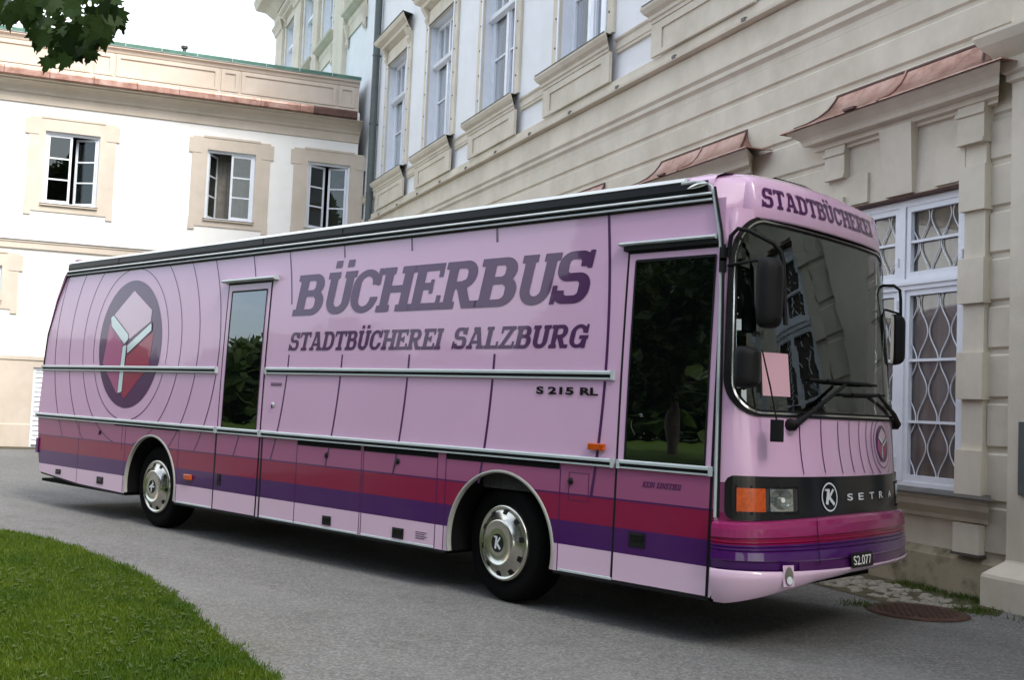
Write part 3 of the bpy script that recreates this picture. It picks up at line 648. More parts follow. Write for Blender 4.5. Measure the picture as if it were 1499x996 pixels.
for x in np.arange(T0 + .3, T1, .98): cp.box(x, x + .02, .085, .30, 11.34, 11.475, M['alu'])
cp.build('coping', wing)
vp = MB(); vp.tube([(-4.42, 1.1, 11.3), (-4.42, 1.1, 11.83)], .055, M['lead'], 10); vp.tube([(-4.42, 1.1, 11.83), (-4.42, 1.1, 11.90)], .10, M['lead'], 10); vp.build('vent_pipe', wing)
def surround(c, hw, z0, z1, name='window_surround', ear=.13):
    s = MB(); o = .42; wp = M['beige']
    s.box(c - hw - o, c - hw, -.03, -.001, z0 - .02, z1, wp); s.box(c + hw, c + hw + o, -.03, -.001, z0 - .02, z1, wp)
    s.box(c - hw - o - .001, c + hw + o + .001, -.031, -.001, z1, z1 + .36, wp); s.box(c - hw - o + .001, c + hw + o - .001, -.0305, -.001, z0 - .21, z0 - .02, wp)
    for sg in (-1, 1):
        a, b = sorted((c + sg * (hw + o - .25), c + sg * (hw + o + .09))); s.box(a, b, -.045, -.0005, z1 - .12, z1 + .30, wp)
        a, b = sorted((c + sg * (hw + o - .16), c + sg * (hw + o + .012))); s.box(a, b, -.042, -.0005, z0 - .32, z0 + .02, wp)
    s.box(c - hw - .12, c + hw + .12, -.05, -.0005, z1 + .34, z1 + .40, wp)
    s.box(c - hw - .03, c + hw + .03, -.09, .02, z0 - .045, z0 - .005, wp); s.box(c - hw - .04, c + hw + .04, -.10, .02, z0 - .004, z0 + .012, M['lead'])
    return s.build('window', wing)
def leaf_frame(mb, hx, hz0, hz1, wd, ang, side, y, panes=3):
    """one casement leaf hinged at x = hx, turned inwards by ang"""
    wp = M['white_paint']; sgn = 1 if side == 'L' else -1; ca, sa = math.cos(ang), math.sin(ang)
    ax = Vector((sgn * ca, sa, 0)); ay = Vector((-sgn * sa, ca, 0)) if side == 'L' else Vector((sa, ca, 0)); az = Vector((0, 0, 1)); o = Vector((hx, y, 0))
    def bar(u0, u1, z0, z1, th=.022): mb.obox(o + ax * ((u0 + u1) / 2) + az * ((z0 + z1) / 2), ax, ay, az, (u1 - u0) / 2, th, (z1 - z0) / 2, wp)
    bar(0, .06, hz0, hz1); bar(wd - .06, wd, hz0, hz1); bar(.06, wd - .06, hz0, hz0 + .07); bar(.06, wd - .06, hz1 - .06, hz1)
    for i in range(1, panes): z = hz0 + .07 + (hz1 - hz0 - .13) * i / panes; bar(.06, wd - .06, z - .02, z + .02, .018)
    q = [o + ax * .06 + az * (hz0 + .07), o + ax * (wd - .06) + az * (hz0 + .07), o + ax * (wd - .06) + az * (hz1 - .06), o + ax * .06 + az * (hz1 - .06)]
    mb.add(q, [(0, 1, 2, 3)], M['casement_glass'])
def wing_window(c, hw, z0, z1, la, ra, curtain=None):
    win = surround(c, hw, z0, z1); f = MB(); wp = M['white_paint']
    for q in ((c - hw, c - hw + .06, z0, z1), (c + hw - .06, c + hw, z0, z1), (c - hw + .06, c + hw - .06, z0, z0 + .06), (c - hw + .06, c + hw - .06, z1 - .07, z1)): f.box(q[0], q[1], .08, .155, q[2], q[3], wp)
    f.build('frame', win)
    wd = hw - .07
    l = MB(); leaf_frame(l, c - hw + .06, z0 + .065, z1 - .075, wd, la, 'L', .115); l.build('casement', win)
    r = MB(); leaf_frame(r, c + hw - .06, z0 + .065, z1 - .075, wd, ra, 'R', .115); r.build('casement', win)
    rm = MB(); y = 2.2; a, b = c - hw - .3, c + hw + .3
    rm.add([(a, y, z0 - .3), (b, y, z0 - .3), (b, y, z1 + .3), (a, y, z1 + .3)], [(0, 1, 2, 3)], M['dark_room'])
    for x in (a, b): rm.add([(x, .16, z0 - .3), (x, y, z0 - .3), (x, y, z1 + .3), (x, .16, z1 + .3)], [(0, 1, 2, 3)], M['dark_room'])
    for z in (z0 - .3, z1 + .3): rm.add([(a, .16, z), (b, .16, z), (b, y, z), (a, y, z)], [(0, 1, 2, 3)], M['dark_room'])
    if curtain:
        u0, u1 = curtain; n = 40
        rm.grid([[(u0 + (u1 - u0) * i / n, .62 + .03 * math.sin(i * 1.7), z) for i in range(n + 1)] for z in (z0 - .2, z1 + .2)], M['cloth'])
    rm.build('room_interior', win)
wing_window(WW[0][0], WW[0][1], 6.64, 8.66, 0.0, R(28))
wing_window(WW[1][0], WW[1][1], 6.64, 8.66, R(62), 0.0, (-3.75, -2.2))
wing_window(WW[2][0], WW[2][1], 6.64, 8.66, R(24), R(24), (.05, .6))
for c, h in LW: wing_window(c, h, 3.9, 4.86, 0, 0)
dr = MB()
for z in np.arange(.06, 2.1, .13): dr.extr([(-.085, z), (-.06, z + .01), (-.09, z + .12)], -7.80, -6.91, M['white_paint'])
for q in ((-7.86, -7.80, 0, 2.16), (-6.91, -6.85, 0, 2.16), (-7.80, -6.91, 2.09, 2.16)): dr.box(q[0], q[1], .04, .115, q[2], q[3], M['white_paint'])
dr.add([(-7.86, .118, 0), (-6.85, .118, 0), (-6.85, .118, 2.16), (-7.86, .118, 2.16)], [(0, 1, 2, 3)], M['white_paint']); dr.build('louvre_door', wing)
g = MB(); pts = [GX * t + GN * (GOFF + d) for t, d in ((-24, 0.02), (.6, 0.02), (.6, 1.0), (-24, 1.3))]
g.add([(p.x, p.y, .006) for p in pts], [(0, 1, 2, 3)], M['moss']); tag(g.build('verge'), None, kind='structure')

# ================================================================== THE BUS
bus = thing('bus', 'pink library bus with purple and red bands parked beside the palace', 'bus', (-9.8, 1.25, 0))
XL, MM = -4.233, 2.2
ZT = [.3, .5, .9, 1.22, 1.72, 2.4, 3.05, 3.14]; DT = [.48, .52, .47, .44, .38, .29, .18, .17]; ET = [.02, 0, 0, 0, 0, .02, .06, .08]
_ph = np.linspace(-np.pi / 2, np.pi / 2, 721); _t = np.sign(np.sin(_ph)) * np.abs(np.sin(_ph)) ** (2 / MM); _x = np.abs(np.cos(_ph)) ** (2 / MM)
_L = np.concatenate([[0], np.cumsum(np.hypot(np.diff(_t * 1.25), np.diff(_x * .42)))]); _L -= _L[360]; AMAX = float(_L[-1])
def fs(a, z, off=0.0, zt=ZT, dt=DT, et=ET, xl=XL):
    """point on the curved front: a = arc coordinate from the centre line, z height, off outwards"""
    D = float(np.interp(z, zt, dt)); e = float(np.interp(z, zt, et)); t = float(np.interp(a, _L, _t)); X = float(np.interp(a, _L, _x))
    nx = X ** (MM - 1) / D; ny = math.copysign(abs(t) ** (MM - 1), t) / (1.25 - e); l = math.hypot(nx, ny)
    return (xl + D * X + off * nx / l, 1.25 + (1.25 - e) * t + off * ny / l, z)
VZ = [3.05, 3.2, 3.3, 3.38, 3.43, 3.5]; VD = [.17, .17, .145, .09, .05, .0]; VE = [.24, .24, .245, .26, .30, .36]
def fv(a, z, off=0.0): return fs(a, z, off, VZ, VD, VE, -4.21)
def ys(z): return 0.0 if z < 1.3 else .03 * ((z - 1.3) / 1.6) ** 2
def side(off=.003): return lambda x, z: (x, ys(z) - off, z)
def rear_x(z): return float(np.interp(z, [.3, .46, .75, 1.25, 1.92, 2.39, 2.87, 3.2, 3.38, 3.5], [-15.28, -15.33, -15.42, -15.50, -15.42, -15.36, -15.15, -14.93, -14.80, -14.6]))
ARCH = [(-6.35, .49, .605), (-12.235, .50, .605)]
# right flank: one sheet with the wheel arches cut out
fl = MB()
bot = lambda x: np.interp(x, [-15.4, -14.1, -12.8, -4.2], [.47, .385, .365, .365])
flank = lambda x, z: np.maximum.reduce([bot(x) - z, z - 1.252, np.interp(z, [.3, .46, .75, 1.25], [-15.28, -15.33, -15.42, -15.50]) - x, x + 4.25, *[r - np.hypot(x - cx, z - cz) for cx, cz, r in ARCH]])
sdf_add(fl, flank, (-15.52, -4.24, .34, 1.26), .026, lambda x, z: (x, 0.0, z), M['livery'])
for zs in (np.linspace(1.252, 3.22, 14),):
    for z0, z1 in zip(zs, zs[1:]):
        for a, b in zip(np.linspace(0, 1, 24), np.linspace(0, 1, 24)[1:]):
            q = []
            for z, t in ((z0, a), (z0, b), (z1, b), (z1, a)): x0 = rear_x(z); q.append((x0 + (-4.25 - x0) * t, ys(z), z))
            fl.add(q, [(0, 1, 2, 3)], M['livery'], True)
fl.build('side_panel', bus)
# roof, far side, tail
PROF = [(.045, 3.22), (.045, 3.27), (.05, 3.36), (.085, 3.40), (.18, 3.435), (.45, 3.475), (.85, 3.50), (1.25, 3.505)]
ring = PROF + [(2.5 - y, z) for y, z in PROF[::-1][1:]] + [(2.5, 1.3), (2.5, .37)]
rf = MB()
rf.grid([[(x if k else rear_x(z), y, z) for y, z in ring[:15]] for k, x in ((0, 0), (1, -12), (1, -9), (1, -4.36))], M['pink'])
rf.build('roof', bus)
tl = MB()
tl.grid([[(rear_x(z), y, z) for y in np.linspace(.0 + (0.05 if z > 3.2 else 0), 2.5 - (0.05 if z > 3.2 else 0), 5)] for z in (.455, .5, .75, 1.25, 1.92, 2.39, 2.87, 3.2, 3.38, 3.43)], M['livery'])
tl.add([(-15.4, 2.5, .37), (-4.25, 2.5, .37), (-4.25, 2.5, 1.25), (-15.5, 2.5, 1.25)], [(0, 1, 2, 3)], M['livery']); tl.add([(-15.5, 2.5, 1.25), (-4.25, 2.5, 1.25), (-4.25, 2.47, 3.22), (-14.93, 2.47, 3.22)], [(0, 1, 2, 3)], M['livery'])
tl.build('far_side', bus)
ub = MB()
for x0, x1 in ((-15.3, -12.86), (-11.6, -6.98), (-5.72, -4.26)): ub.box(x0, x1, .03, 2.47, .335, .372, M['matt_black'])
ub.box(-12.86, -11.6, .42, 2.08, .40, .45, M['matt_black']); ub.box(-6.98, -5.72, .42, 2.08, .40, .45, M['matt_black']); ub.box(-12.3, -12.1, .3, 2.2, .4, .58, M['matt_black'])
for cx, cz, r in ARCH:
    for y0, y1 in ((.002, .46), (2.04, 2.498)):
        n = 24; A = [(cx + (r + .002) * math.cos(math.pi * (1.13 * k / n - .065)), cz + (r + .002) * math.sin(math.pi * (1.13 * k / n - .065))) for k in range(n + 1)]
        ub.grid([[(x, y, z) for x, z in A] for y in (y0, y1)], M['matt_black'], True); yb = y1 if y0 < 1 else y0
        ub.add([(x, yb, z) for x, z in A], [tuple(range(n + 1))], M['matt_black'])
for x0, x1 in ((-15.27, -12.86), (-11.62, -6.97), (-5.73, -4.27)):
    for a in np.arange(x0, x1 - .02, .35):
        b = min(a + .35, x1); za, zb = float(bot(a)), float(bot(b)); ub.add([(a, -.004, za - .022), (b, -.004, zb - .022), (b, -.004, zb - .001), (a, -.004, za - .001), (a, .03, za - .022), (b, .03, zb - .022)], [(0, 1, 2, 3), (0, 4, 5, 1)], M['black'])
ub.build('underbody', bus)
# wheel-arch lips
for cx, cz, r in ARCH:
    l = MB(); A = np.linspace(math.pi + .20, -.20, 41)
    l.grid([[(cx + q * math.cos(t), y, cz + q * math.sin(t)) for t in A] for q, y in ((r - .006, .03), (r - .006, -.012), (r + .006, -.015), (r + .017, -.010), (r + .019, -.001))], M['arch']); l.build('wheel_arch_trim', bus)
# wheels
def wheel_mesh(front):
    t = MB(); t.lathe_y((0, 0, 0), [(.30, .02), (.32, -.0), (.40, -.012), (.46, -.006), (.490, .025), (.497, .06), (.497, .22), (.47, .27), (.3, .27)], M['tyre'], 56)
    h = MB(); c = (0, 0, 0)
    h.lathe_y(c, [(.322, .01), (.322, -.02), (.312, -.034), (.298, -.036), (.286, -.022), (.262, -.032), (.215, -.055), (.198, -.075), (.192, -.082), (.18, -.084), (.172, -.078), (.10, -.082), (.0, -.084)], M['rim'], 64)
    for k in range(10):
        a0 = 2 * math.pi * k / 10 + .2
        P = []
        for rr, yy in ((.284, -.0265), (.245, -.0425)):
            for q in (-.085, .085): P.append((rr * math.cos(a0 + q), yy, rr * math.sin(a0 + q)))
        h.add([(p[0], p[1] - .004, p[2]) for p in P], [(0, 1, 3, 2)], M['black'])
    lg = MB(); lg.lathe_y(c, [(.078, -.0855), (.0, -.0855)], M['black'], 32)
    K = U(seg(-.022, -.05, -.008, .055, .024), seg(-.005, -.005, .038, .05, .018), seg(-.012, .005, .044, -.048, .024), seg(-.045, .05, .0, .05, .014))
    sdf_add(lg, K, (-.08, .08, -.08, .08), .005, lambda x, z: (x, -.0875, z), M['bright'])
    return t, h, lg
for nm, x, y, far in (('front', -6.385, .125, 0), ('rear', -12.235, .125, 0), ('front', -6.36, 2.375, 1), ('rear', -12.21, 2.375, 1)):
    if nm == 'front' and not far:
        t, h, lg = wheel_mesh(1); wo = t.build('wheel', bus, loc=(x, y, .497)); wo.rotation_euler = (0, 0, R(-7)); hc = h.build('hubcap', wo); le = lg.build('hub_emblem', hc); W0 = wo
    else:
        c = copy_tree(W0, bus); c.location = Vector((x, y, .497)) - Vector(bus['org']); c.rotation_euler = (0, .9 if nm == 'rear' else .3, math.pi if far else 0)
# trims: rails along the flank
def rail(name, x0, x1, z0, z1, prj=.028, cut=None):
    r = MB(); h = z1 - z0; zz = lambda z: ys(z)
    yb = -ys((z0 + z1) / 2)
    r.extr([(yb, z0), (yb + prj * .8, z0 + .002), (yb + prj * .8, z0 + h * .22)], x0, x1, M['alu']); r.extr([(yb + prj * .8, z0 + h * .22), (yb + prj * .45, z0 + h * .24), (yb + prj * .45, z0 + h * .58)], x0, x1, M['black'])
    r.extr([(yb + prj * .45, z0 + h * .58), (yb + prj, z0 + h * .60), (yb + prj, z0 + h * .85), (yb + prj * .7, z1), (yb, z1)], x0, x1, M['alu'])
    for x in (x0, x1): r.box(x - .012, x + .012, -yb - prj * 1.05, -yb, z0 - .001, z1 + .001, M['alu'])
    return r.build(name, bus)
rail('trim_rail', -15.43, -10.86, 1.885, 1.955); rail('trim_rail', -9.87, -5.19, 1.885, 1.955)
rail('trim_rail', -15.52, -10.80, 1.215, 1.282); rail('trim_rail', -10.77, -9.93, 1.215, 1.282); rail('trim_rail', -9.90, -5.16, 1.215, 1.282); rail('trim_rail', -5.10, -4.28, 1.215, 1.282)
# roof gutter: bright drip rails, dark awning box, edge trim running down to the windscreen corner
dr_ = MB()
dr_.extr([(-.042, 3.204), (-.010, 3.205), (-.006, 3.208), (-.020, 3.222), (-.024, 3.223)], -14.92, -4.36, M['bright']); dr_.extr([(-.024, 3.223), (-.026, 3.248)], -14.91, -4.36, M['black']); dr_.extr([(-.026, 3.248), (.002, 3.249), (.006, 3.252), (-.008, 3.266), (-.02, 3.267)], -14.9, -4.36, M['bright'])
dr_.extr([(-.042, 3.186), (-.03, 3.186), (-.03, 3.204)], -14.93, -4.36, M['black'])
dr_.build('drip_rail', bus)
aw = MB(); aw.extr([(-.035, 3.2675), (-.016, 3.268), (-.010, 3.30), (-.014, 3.356), (-.03, 3.360)], -14.86, -4.40, M['navy'])
for x in (-13.4, -10.1, -8.7): aw.box(x, x + .010, .0085, .05, 3.27, 3.357, M['black'])
aw.build('awning_box', bus)
re_ = MB(); re_.extr([(-.03, 3.3605), (-.010, 3.361), (-.006, 3.364), (-.022, 3.386), (-.05, 3.400), (-.085, 3.408)], -14.84, -4.60, M['bright']); re_.build('roof_edge', bus)
et = MB(); et.tube([(-4.62, .012, 3.35), (-4.50, .012, 3.352), (-4.43, .012, 3.34), (-4.375, .03, 3.31), (-4.345, .025, 3.24), (-4.31, .02, 3.08), (-4.285, .018, 2.96), (-4.262, .012, 2.80), (-4.248, .0, 2.4), (-4.243, -.004, 1.9), (-4.238, -.006, 1.3), (-4.236, -.006, .93)], .013, M['alu'], 7)
et.tube([(-4.335, .018, 3.3), (-4.285, .012, 3.08), (-4.258, .01, 2.96), (-4.236, .004, 2.80), (-4.222, -.006, 2.4), (-4.217, -.006, 1.9), (-4.214, -.006, 1.3), (-4.212, -.006, .93)], .009, M['black'], 7)
et.build('edge_trim', bus)
pc = MB(); pc.grid([[(x0, ys(z) + .002, z), (x1, ys(z) + .002, z)] for z, x0, x1 in ((.36, -4.252, -4.22), (1.3, -4.25, -4.22), (2.8, -4.262, -4.225), (2.96, -4.30, -4.245), (3.10, -4.33, -4.27), (3.22, -4.36, -4.34))], M['pink'])
lamp = MB(); lamp.tube([(-4.565 + .185 * u, .006 - .012 * math.sin(math.pi * u), 3.307 + .022 * u) for u in np.linspace(0, 1, 9)], [.003, .010, .015, .018, .019, .019, .017, .012, .003], M['chrome'], 10)
lamp.build('entry_lamp', bus)
# mid door and front door
def door(x0, x1, z1, gx0, gx1, gz0, gz1, lean, name='door'):
    """narrow flush door: pink frame, black gap, tinted glass"""
    d = MB(); L = lambda x, z: x + lean * (z - 1.27)
    def strip(a0, a1, z0, z1_, mat, off, n=8):
        d.grid([[(L(a, z), ys(z) - off, z) for a in (a0, a1)] for z in np.linspace(z0, z1_, n)], mat)
    strip(x0 - .022, x1 + .022, .366, z1 + .02, M['black'], .0022, 12)
    def sheet(a, b, c, e, off, mat, n=10): d.grid([[(L(q, z), ys(z) - off, z) for q in (a, b)] for z in np.linspace(c, e, n)], mat)
    sheet(x0, x1, .372, 1.215, .0045, M['livery']); sheet(x0, gx0, 1.28, z1, .0045, M['livery']); sheet(gx1, x1, 1.28, z1, .0045, M['livery']); sheet(gx0, gx1, gz1, z1, .0045, M['livery'])
    o = d.build(name, bus)
    gl = MB(); gl.grid([[(L(q, z), ys(z) - .006, z) for q in (gx0 - .004, gx1 + .004)] for z in np.linspace(gz0, gz1 + .004, 16)], M['bus_glass'], True)
    for q in (gx0, gx1): gl.grid([[(L(q + e, z), ys(z) - .009, z) for e in (-.008, .008)] for z in np.linspace(gz0, gz1, 8)], M['black'])
    gl.grid([[(L(q, z), ys(z) - .009, z) for q in (gx0, gx1)] for z in (gz1 - .012, gz1 + .008)], M['black'])
    gl.build('door_glass', o)
    return o
d1 = door(-10.765, -9.94, 2.875, -10.69, -10.005, 1.282, 2.80, .022)
d2 = door(-5.115, -4.285, 2.855, -5.05, -4.335, 1.282, 2.80, .018)
cn = MB(); cn.extr([(-.03, 2.895), (.03, 2.90), (.05, 2.915), (.03, 2.935), (-.03, 2.945)], -10.80, -9.78, M['alu']); cn.build('door_canopy', d1)
cn = MB(); cn.extr([(-.03, 2.915), (.02, 2.92), (.03, 2.93), (.0, 2.95), (-.03, 2.955)], -5.17, -4.30, M['alu']); cn.extr([(-.03, 2.875), (.006, 2.88), (.006, 2.914)], -5.13, -4.29, M['black']); cn.build('door_canopy', d2)
def socket(x, z, w_, h_, parent=bus, deep=True):
    s = MB(); y = -.005 if parent is bus else -.0065
    s.box(x - w_ / 2, x + w_ / 2, y - .004, y + .003, z - h_ / 2, z + h_ / 2, M['black']); s.box(x - w_ / 2 + .015, x + w_ / 2 - .015, y - .008, y - .0045, z - .012, z + h_ / 2 - .012, M['gloss_black']); return s.build('handle', parent, bevel=.003)
for x, z, w_, h_ in ((-8.695, .452, .135, .09), (-7.62, .447, .155, .095), (-13.5, .475, .17, .09), (-14.73, .50, .15, .065)): socket(x, z, w_, h_)
socket(-4.91, .695, .15, .11, d2); socket(-10.68, .70, .07, .13, d1)
for x, z in ((-8.75, 1.09), (-7.67, 1.10), (-13.58, 1.09), (-5.58, 1.08), (-9.72, 1.56)):
    k = MB(); k.lathe_y((x, 0, z), [(.028, -.003), (.024, -.012), (.0, -.014)], M['alu'] if z > 1.3 else M['black'], 14); k.box(x - .006, x + .006, -.018, -.0145, z - .035, z + .006, M['black']); k.build('lock', bus)
for x, z, w_, h_ in ((-5.32, 1.365, .16, .055), (-11.32, .68, .155, .062)):
    k = MB(); k.box(x - w_ / 2, x + w_ / 2, -.035, -.003, z - h_ / 2, z + h_ / 2, M['amber']); k.build('side_marker', bus, bevel=.008)
# panel joints, black slots under the rail
for x, z0, z1 in ((-9.25, .37, 1.2), (-8.20, .37, 1.2), (-8.17, .37, 1.2), (-7.13, .37, 1.2), (-7.02, .37, 1.2), (-5.69, .37, 1.2), (-14.18, .39, 1.2), (-12.90, .37, 1.2), (-11.60, .37, 1.2), (-12.99, .9, 1.2)):
    pg = MB(); pg.box(x - .004, x + .004, -.002, .01, z0, z1, M['vinyl']); pg.build('panel_joint', bus)
for x0, x1 in ((-9.24, -8.22), (-8.17, -7.13), (-7.02, -5.70)): pg = MB(); pg.box(x0, x1, -.004, .01, 1.165, 1.214, M['matt_black']); pg.build('grip_slot', bus)
for x0, x1 in ((-13.2, -11.6),): pg = MB(); pg.box(x0, x1, -.0035, .01, 1.195, 1.214, M['matt_black']); pg.build('grip_slot', bus)
pg = MB()
for q in ((-5.60, -5.594, .93, 1.15), (-5.40, -5.394, .93, 1.15), (-5.594, -5.40, 1.146, 1.15), (-5.594, -5.40, .93, .934)): pg.box(q[0], q[1], -.002, .01, q[2], q[3], M['vinyl'])
pg.build('filler_flap', bus)
for x in (-10.795, -9.885): pg = MB(); pg.box(x - .012, x + .012, -.003, .01, .36, 1.21, M['black']); pg.build('panel_joint', bus)
for x0, x1 in ((-11.58, -10.82), (-9.86, -9.26), (-9.24, -8.22), (-8.16, -7.14), (-5.68, -5.14)): sk = MB(); sk.extr([(.0005, .366), (.008, .368), (.008, .382), (.0005, .386)], x0, x1, M['alu']); sk.build('skirt_edge', bus)
# concentric pinstripes and the round emblem
BC = (-12.965, 2.235)
tm = MB(); tm.box(-15.47, -15.40, -.02, -.002, .72, .93, M['vinyl']); tm.build('tail_lamp', bus, bevel=.006)
rs_ = MB(); rs_.tube([(rear_x(z) - .004, ys(z) - .004, z) for z in np.linspace(1.95, 3.28, 16)], .012, M['black'], 6); rs_.build('tail_seal', bus)
st = MB()
def stripe(r, wd, zr):
    fn = INT(SUB(circ(*BC, r + wd / 2), circ(*BC, r - wd / 2)), *[])
    for z0, z1 in zr:
        for sg in (-1, 1):
            ang = []
            n = 60
            for z in np.linspace(z0, z1, n):
                dz = z - BC[1]
                if abs(dz) < r: ang.append((z, BC[0] + sg * math.sqrt(r * r - dz * dz)))
            seg_ = []
            for (za, xa), (zb, xb) in zip(ang, ang[1:]):
                if min(xa, xb) < max(rear_x(za), rear_x(zb)) + .02 or max(xa, xb) > -5.14: continue
                if -10.80 < (xa + xb) / 2 < -9.90 and zb > .5 and za < 2.90 and zb > 1.28: continue
                nx, nz = (xa + xb) / 2 - BC[0], (za + zb) / 2 - BC[1]; l = math.hypot(nx, nz); nx, nz = nx / l * wd / 2, nz / l * wd / 2
                o = .0065 if -10.79 < xa < -9.9 and zb < 1.22 else .0022
                st.add([(xa - nx, ys(za) - o, za - nz), (xa + nx, ys(za) - o, za + nz), (xb + nx, ys(zb) - o, zb + nz), (xb - nx, ys(zb) - o, zb - nz)], [(0, 1, 2, 3)], M['vinyl'])
RAD = [.965, 1.275, 1.675, 2.12, 2.83, 3.48, 4.38, 5.38, 6.48, 7.70]
for i, r in enumerate(RAD):
    wd = .012 + .0016 * i; zr = [(.985, 1.875), (1.96, 3.19)]
    if r in (4.38, 5.38, 6.48): zr = [(.985, 1.875), (1.96, 2.09), (3.06, 3.19)]
    if r == 3.48: zr = [(.985, 1.875), (1.96, 2.09), (2.62, 3.19)]
    if r == .965:
        t = np.linspace(0, 2 * math.pi, 97)
        for a, b in zip(t, t[1:]):
            if any(z0 < BC[1] + r * math.sin((a + b) / 2) < z1 for z0, z1 in ((1.88, 1.96), (1.2, 1.285))): continue
            st.add([(BC[0] + q * math.cos(c), ys(BC[1] + q * math.sin(c)) - .0022, BC[1] + q * math.sin(c)) for q, c in ((r - wd / 2, a), (r + wd / 2, a), (r + wd / 2, b), (r - wd / 2, b))], [(0, 1, 2, 3)], M['vinyl'])
        continue
    stripe(r, wd, zr)
st.build('pinstripe', bus)
def emblem(mb, mp, cx, cz, r, h, curved=False):
    """purple disc with a hexagon of three rhombs split by a pale Y of book edges"""
    k = r / .80; mr = 3 if curved else 10 ** 9
    T = lambda P: poly([(cx + a * k, cz + b * k) for a, b in P])
    off = [0]
    def put(fn, mat):
        off[0] += 1; o = off[0] * .0008 + .0022
        sdf_add(mb, fn, (cx - r, cx + r, cz - r, cz + r), h, lambda a, b: mp(a, b, o), mat, maxrun=mr)
    put(circ(cx, cz, r), M['vinyl'])
    put(T([(-.55, .28), (-.66, -.25), (-.22, -.64), (-.14, .0)]), M['vinyl_mauve'])
    put(T([(-.03, -.05), (-.11, -.62), (-.03, -.69), (.53, -.28), (.60, .14)]), M['vinyl_red'])
    put(T([(-.46, .37), (.0, .06), (.50, .27), (.51, .41), (.02, .67)]), M['vinyl_pink'])
    for Pq in ([(-.155, -.03), (-.205, -.62), (-.10, -.60), (-.065, -.01)], [(-.53, .34), (-.49, .23), (-.12, .0), (-.03, .06), (-.04, .12), (-.47, .37)], [(-.035, -.02), (-.02, -.12), (.54, .16), (.53, .25)]):
        q = T(Pq); put(lambda x, z, q=q: q(x, z) - .013 * k, M['vinyl'])
        put(q, M['vinyl_white'])
emb = MB(); emblem(emb, lambda a, b, o: (a, ys(b) - o, b), *BC, .81, .018); emb.build('emblem', bus)
# lettering on the side
tx = MB()
text_into(tx, 'BÜCHERBUS', [-9.49, -8.985, -8.555, -8.13, -7.665, -7.235, -6.785, -6.305, -5.90], .425, lambda x, z: (x, ys(2.495 + z) - .003, 2.495 + z), M['vinyl'], .23, .02, [.49, .46, .44, .475, .425, .475, .475, .43, .40])
tx.build('lettering', bus)
tx = MB()
text_into(tx, 'STADTBÜCHEREI', -9.51, .19, lambda x, z: (x, ys(2.133 + z) - .003, 2.133 + z), M['vinyl'], .23, .028, 1.11, .03)
text_into(tx, 'SALZBURG', -7.03, .19, lambda x, z: (x, ys(2.135 + z) - .003, 2.135 + z), M['vinyl'], .23, .028, 1.16, .035); tx.build('lettering', bus)
tx = MB(); text_into(tx, 'KEIN EINSTIEG', -4.875, .042, lambda x, z: (x, -.0075, 1.092 + z - (x + 4.875) * .0), M['vinyl'], .23, .05, .82, .05); tx.build('lettering', d2)
for wd_, x0, x1 in (('S', -5.98, -5.90), ('215', -5.855, -5.58), ('RL', -5.515, -5.33)):
    tx = MB(); V, F = sans(wd_, .062, .04); kx = (x1 - x0) / max(v[0] for v in V); tx.add([(x0 + x * kx, -.006, 1.76 + z) for x, z in V], F, M['gloss_black']); tx.build('lettering', bus)
tx = MB()
for j in range(2): tx.box(-9.78, -9.58, -.003, .0, 1.765 + j * .018, 1.773 + j * .018, M['vinyl'])
for j in range(4): tx.box(-7.38, -7.26 + .03 * (j % 2), -.003, .0, .43 + j * .018, .436 + j * .018, M['vinyl'])
tx.build('small_print', bus)

# ---------------- front of the bus
def fgrid(mb, a0, a1, zs, off, mat, n=56, fn=fs, smooth=True):
    A = np.linspace(a0, a1, n); mb.grid([[fn(a, z, off) for a in A] for z in zs], mat, smooth)
fp = MB(); fgrid(fp, -AMAX, AMAX, np.linspace(1.18, 1.668, 8), 0, M['pink'])
fgrid(fp, -AMAX, AMAX, (.86, 1.0, 1.18), -.004, M['front_bands'])
# the shell round the windscreen opening
sdf_add(fp, SUB(rbox(-AMAX, AMAX, 1.668, 3.15), rbox(-1.345, 1.345, 1.60, 3.092, .36)), (-AMAX, AMAX, 1.668, 3.15), .03, lambda a, z: fs(a, z, 0), M['pink'], True, 1)
fp.build('front_panel', bus)
for yy_ in (0,):
    zz_ = (.40, 1.3, 2.4, 2.8, 2.96, 3.10, 3.15); pc.grid([[(float(np.interp(z, [.36, 2.8, 2.96, 3.10, 3.22], [-4.24, -4.245, -4.27, -4.30, -4.345])), ys(z) + .003, z), tuple(Vector(fs(-AMAX, z)) + Vector((.004, 0, 0)))] for z in zz_], M['pink'], True)
pc.build('door_pillar', bus)
ln = MB()
EC = (.552, 1.472)
for r in (.19, .245, .345, .47, .63, .80, 1.03, 1.28):
    th = np.linspace(0, 2 * math.pi, 181 if r > .2 else 73)
    for a, b in zip(th, th[1:]):
        P4 = [(EC[0] + q * math.cos(c), EC[1] + q * math.sin(c)) for q, c in ((r - .005, a), (r + .005, a), (r + .005, b), (r - .005, b))]
        if all(-1.3 < p[0] < 1.3 and 1.235 < p[1] < 1.662 for p in P4): ln.add([fs(p[0], p[1], .003) for p in P4], [(0, 1, 2, 3)], M['vinyl'])
ln.build('pinstripe', bus)
em2 = MB(); emblem(em2, lambda a, b, o: fs(a, b, o), *EC, .148, .008, True); em2.build('emblem', bus)
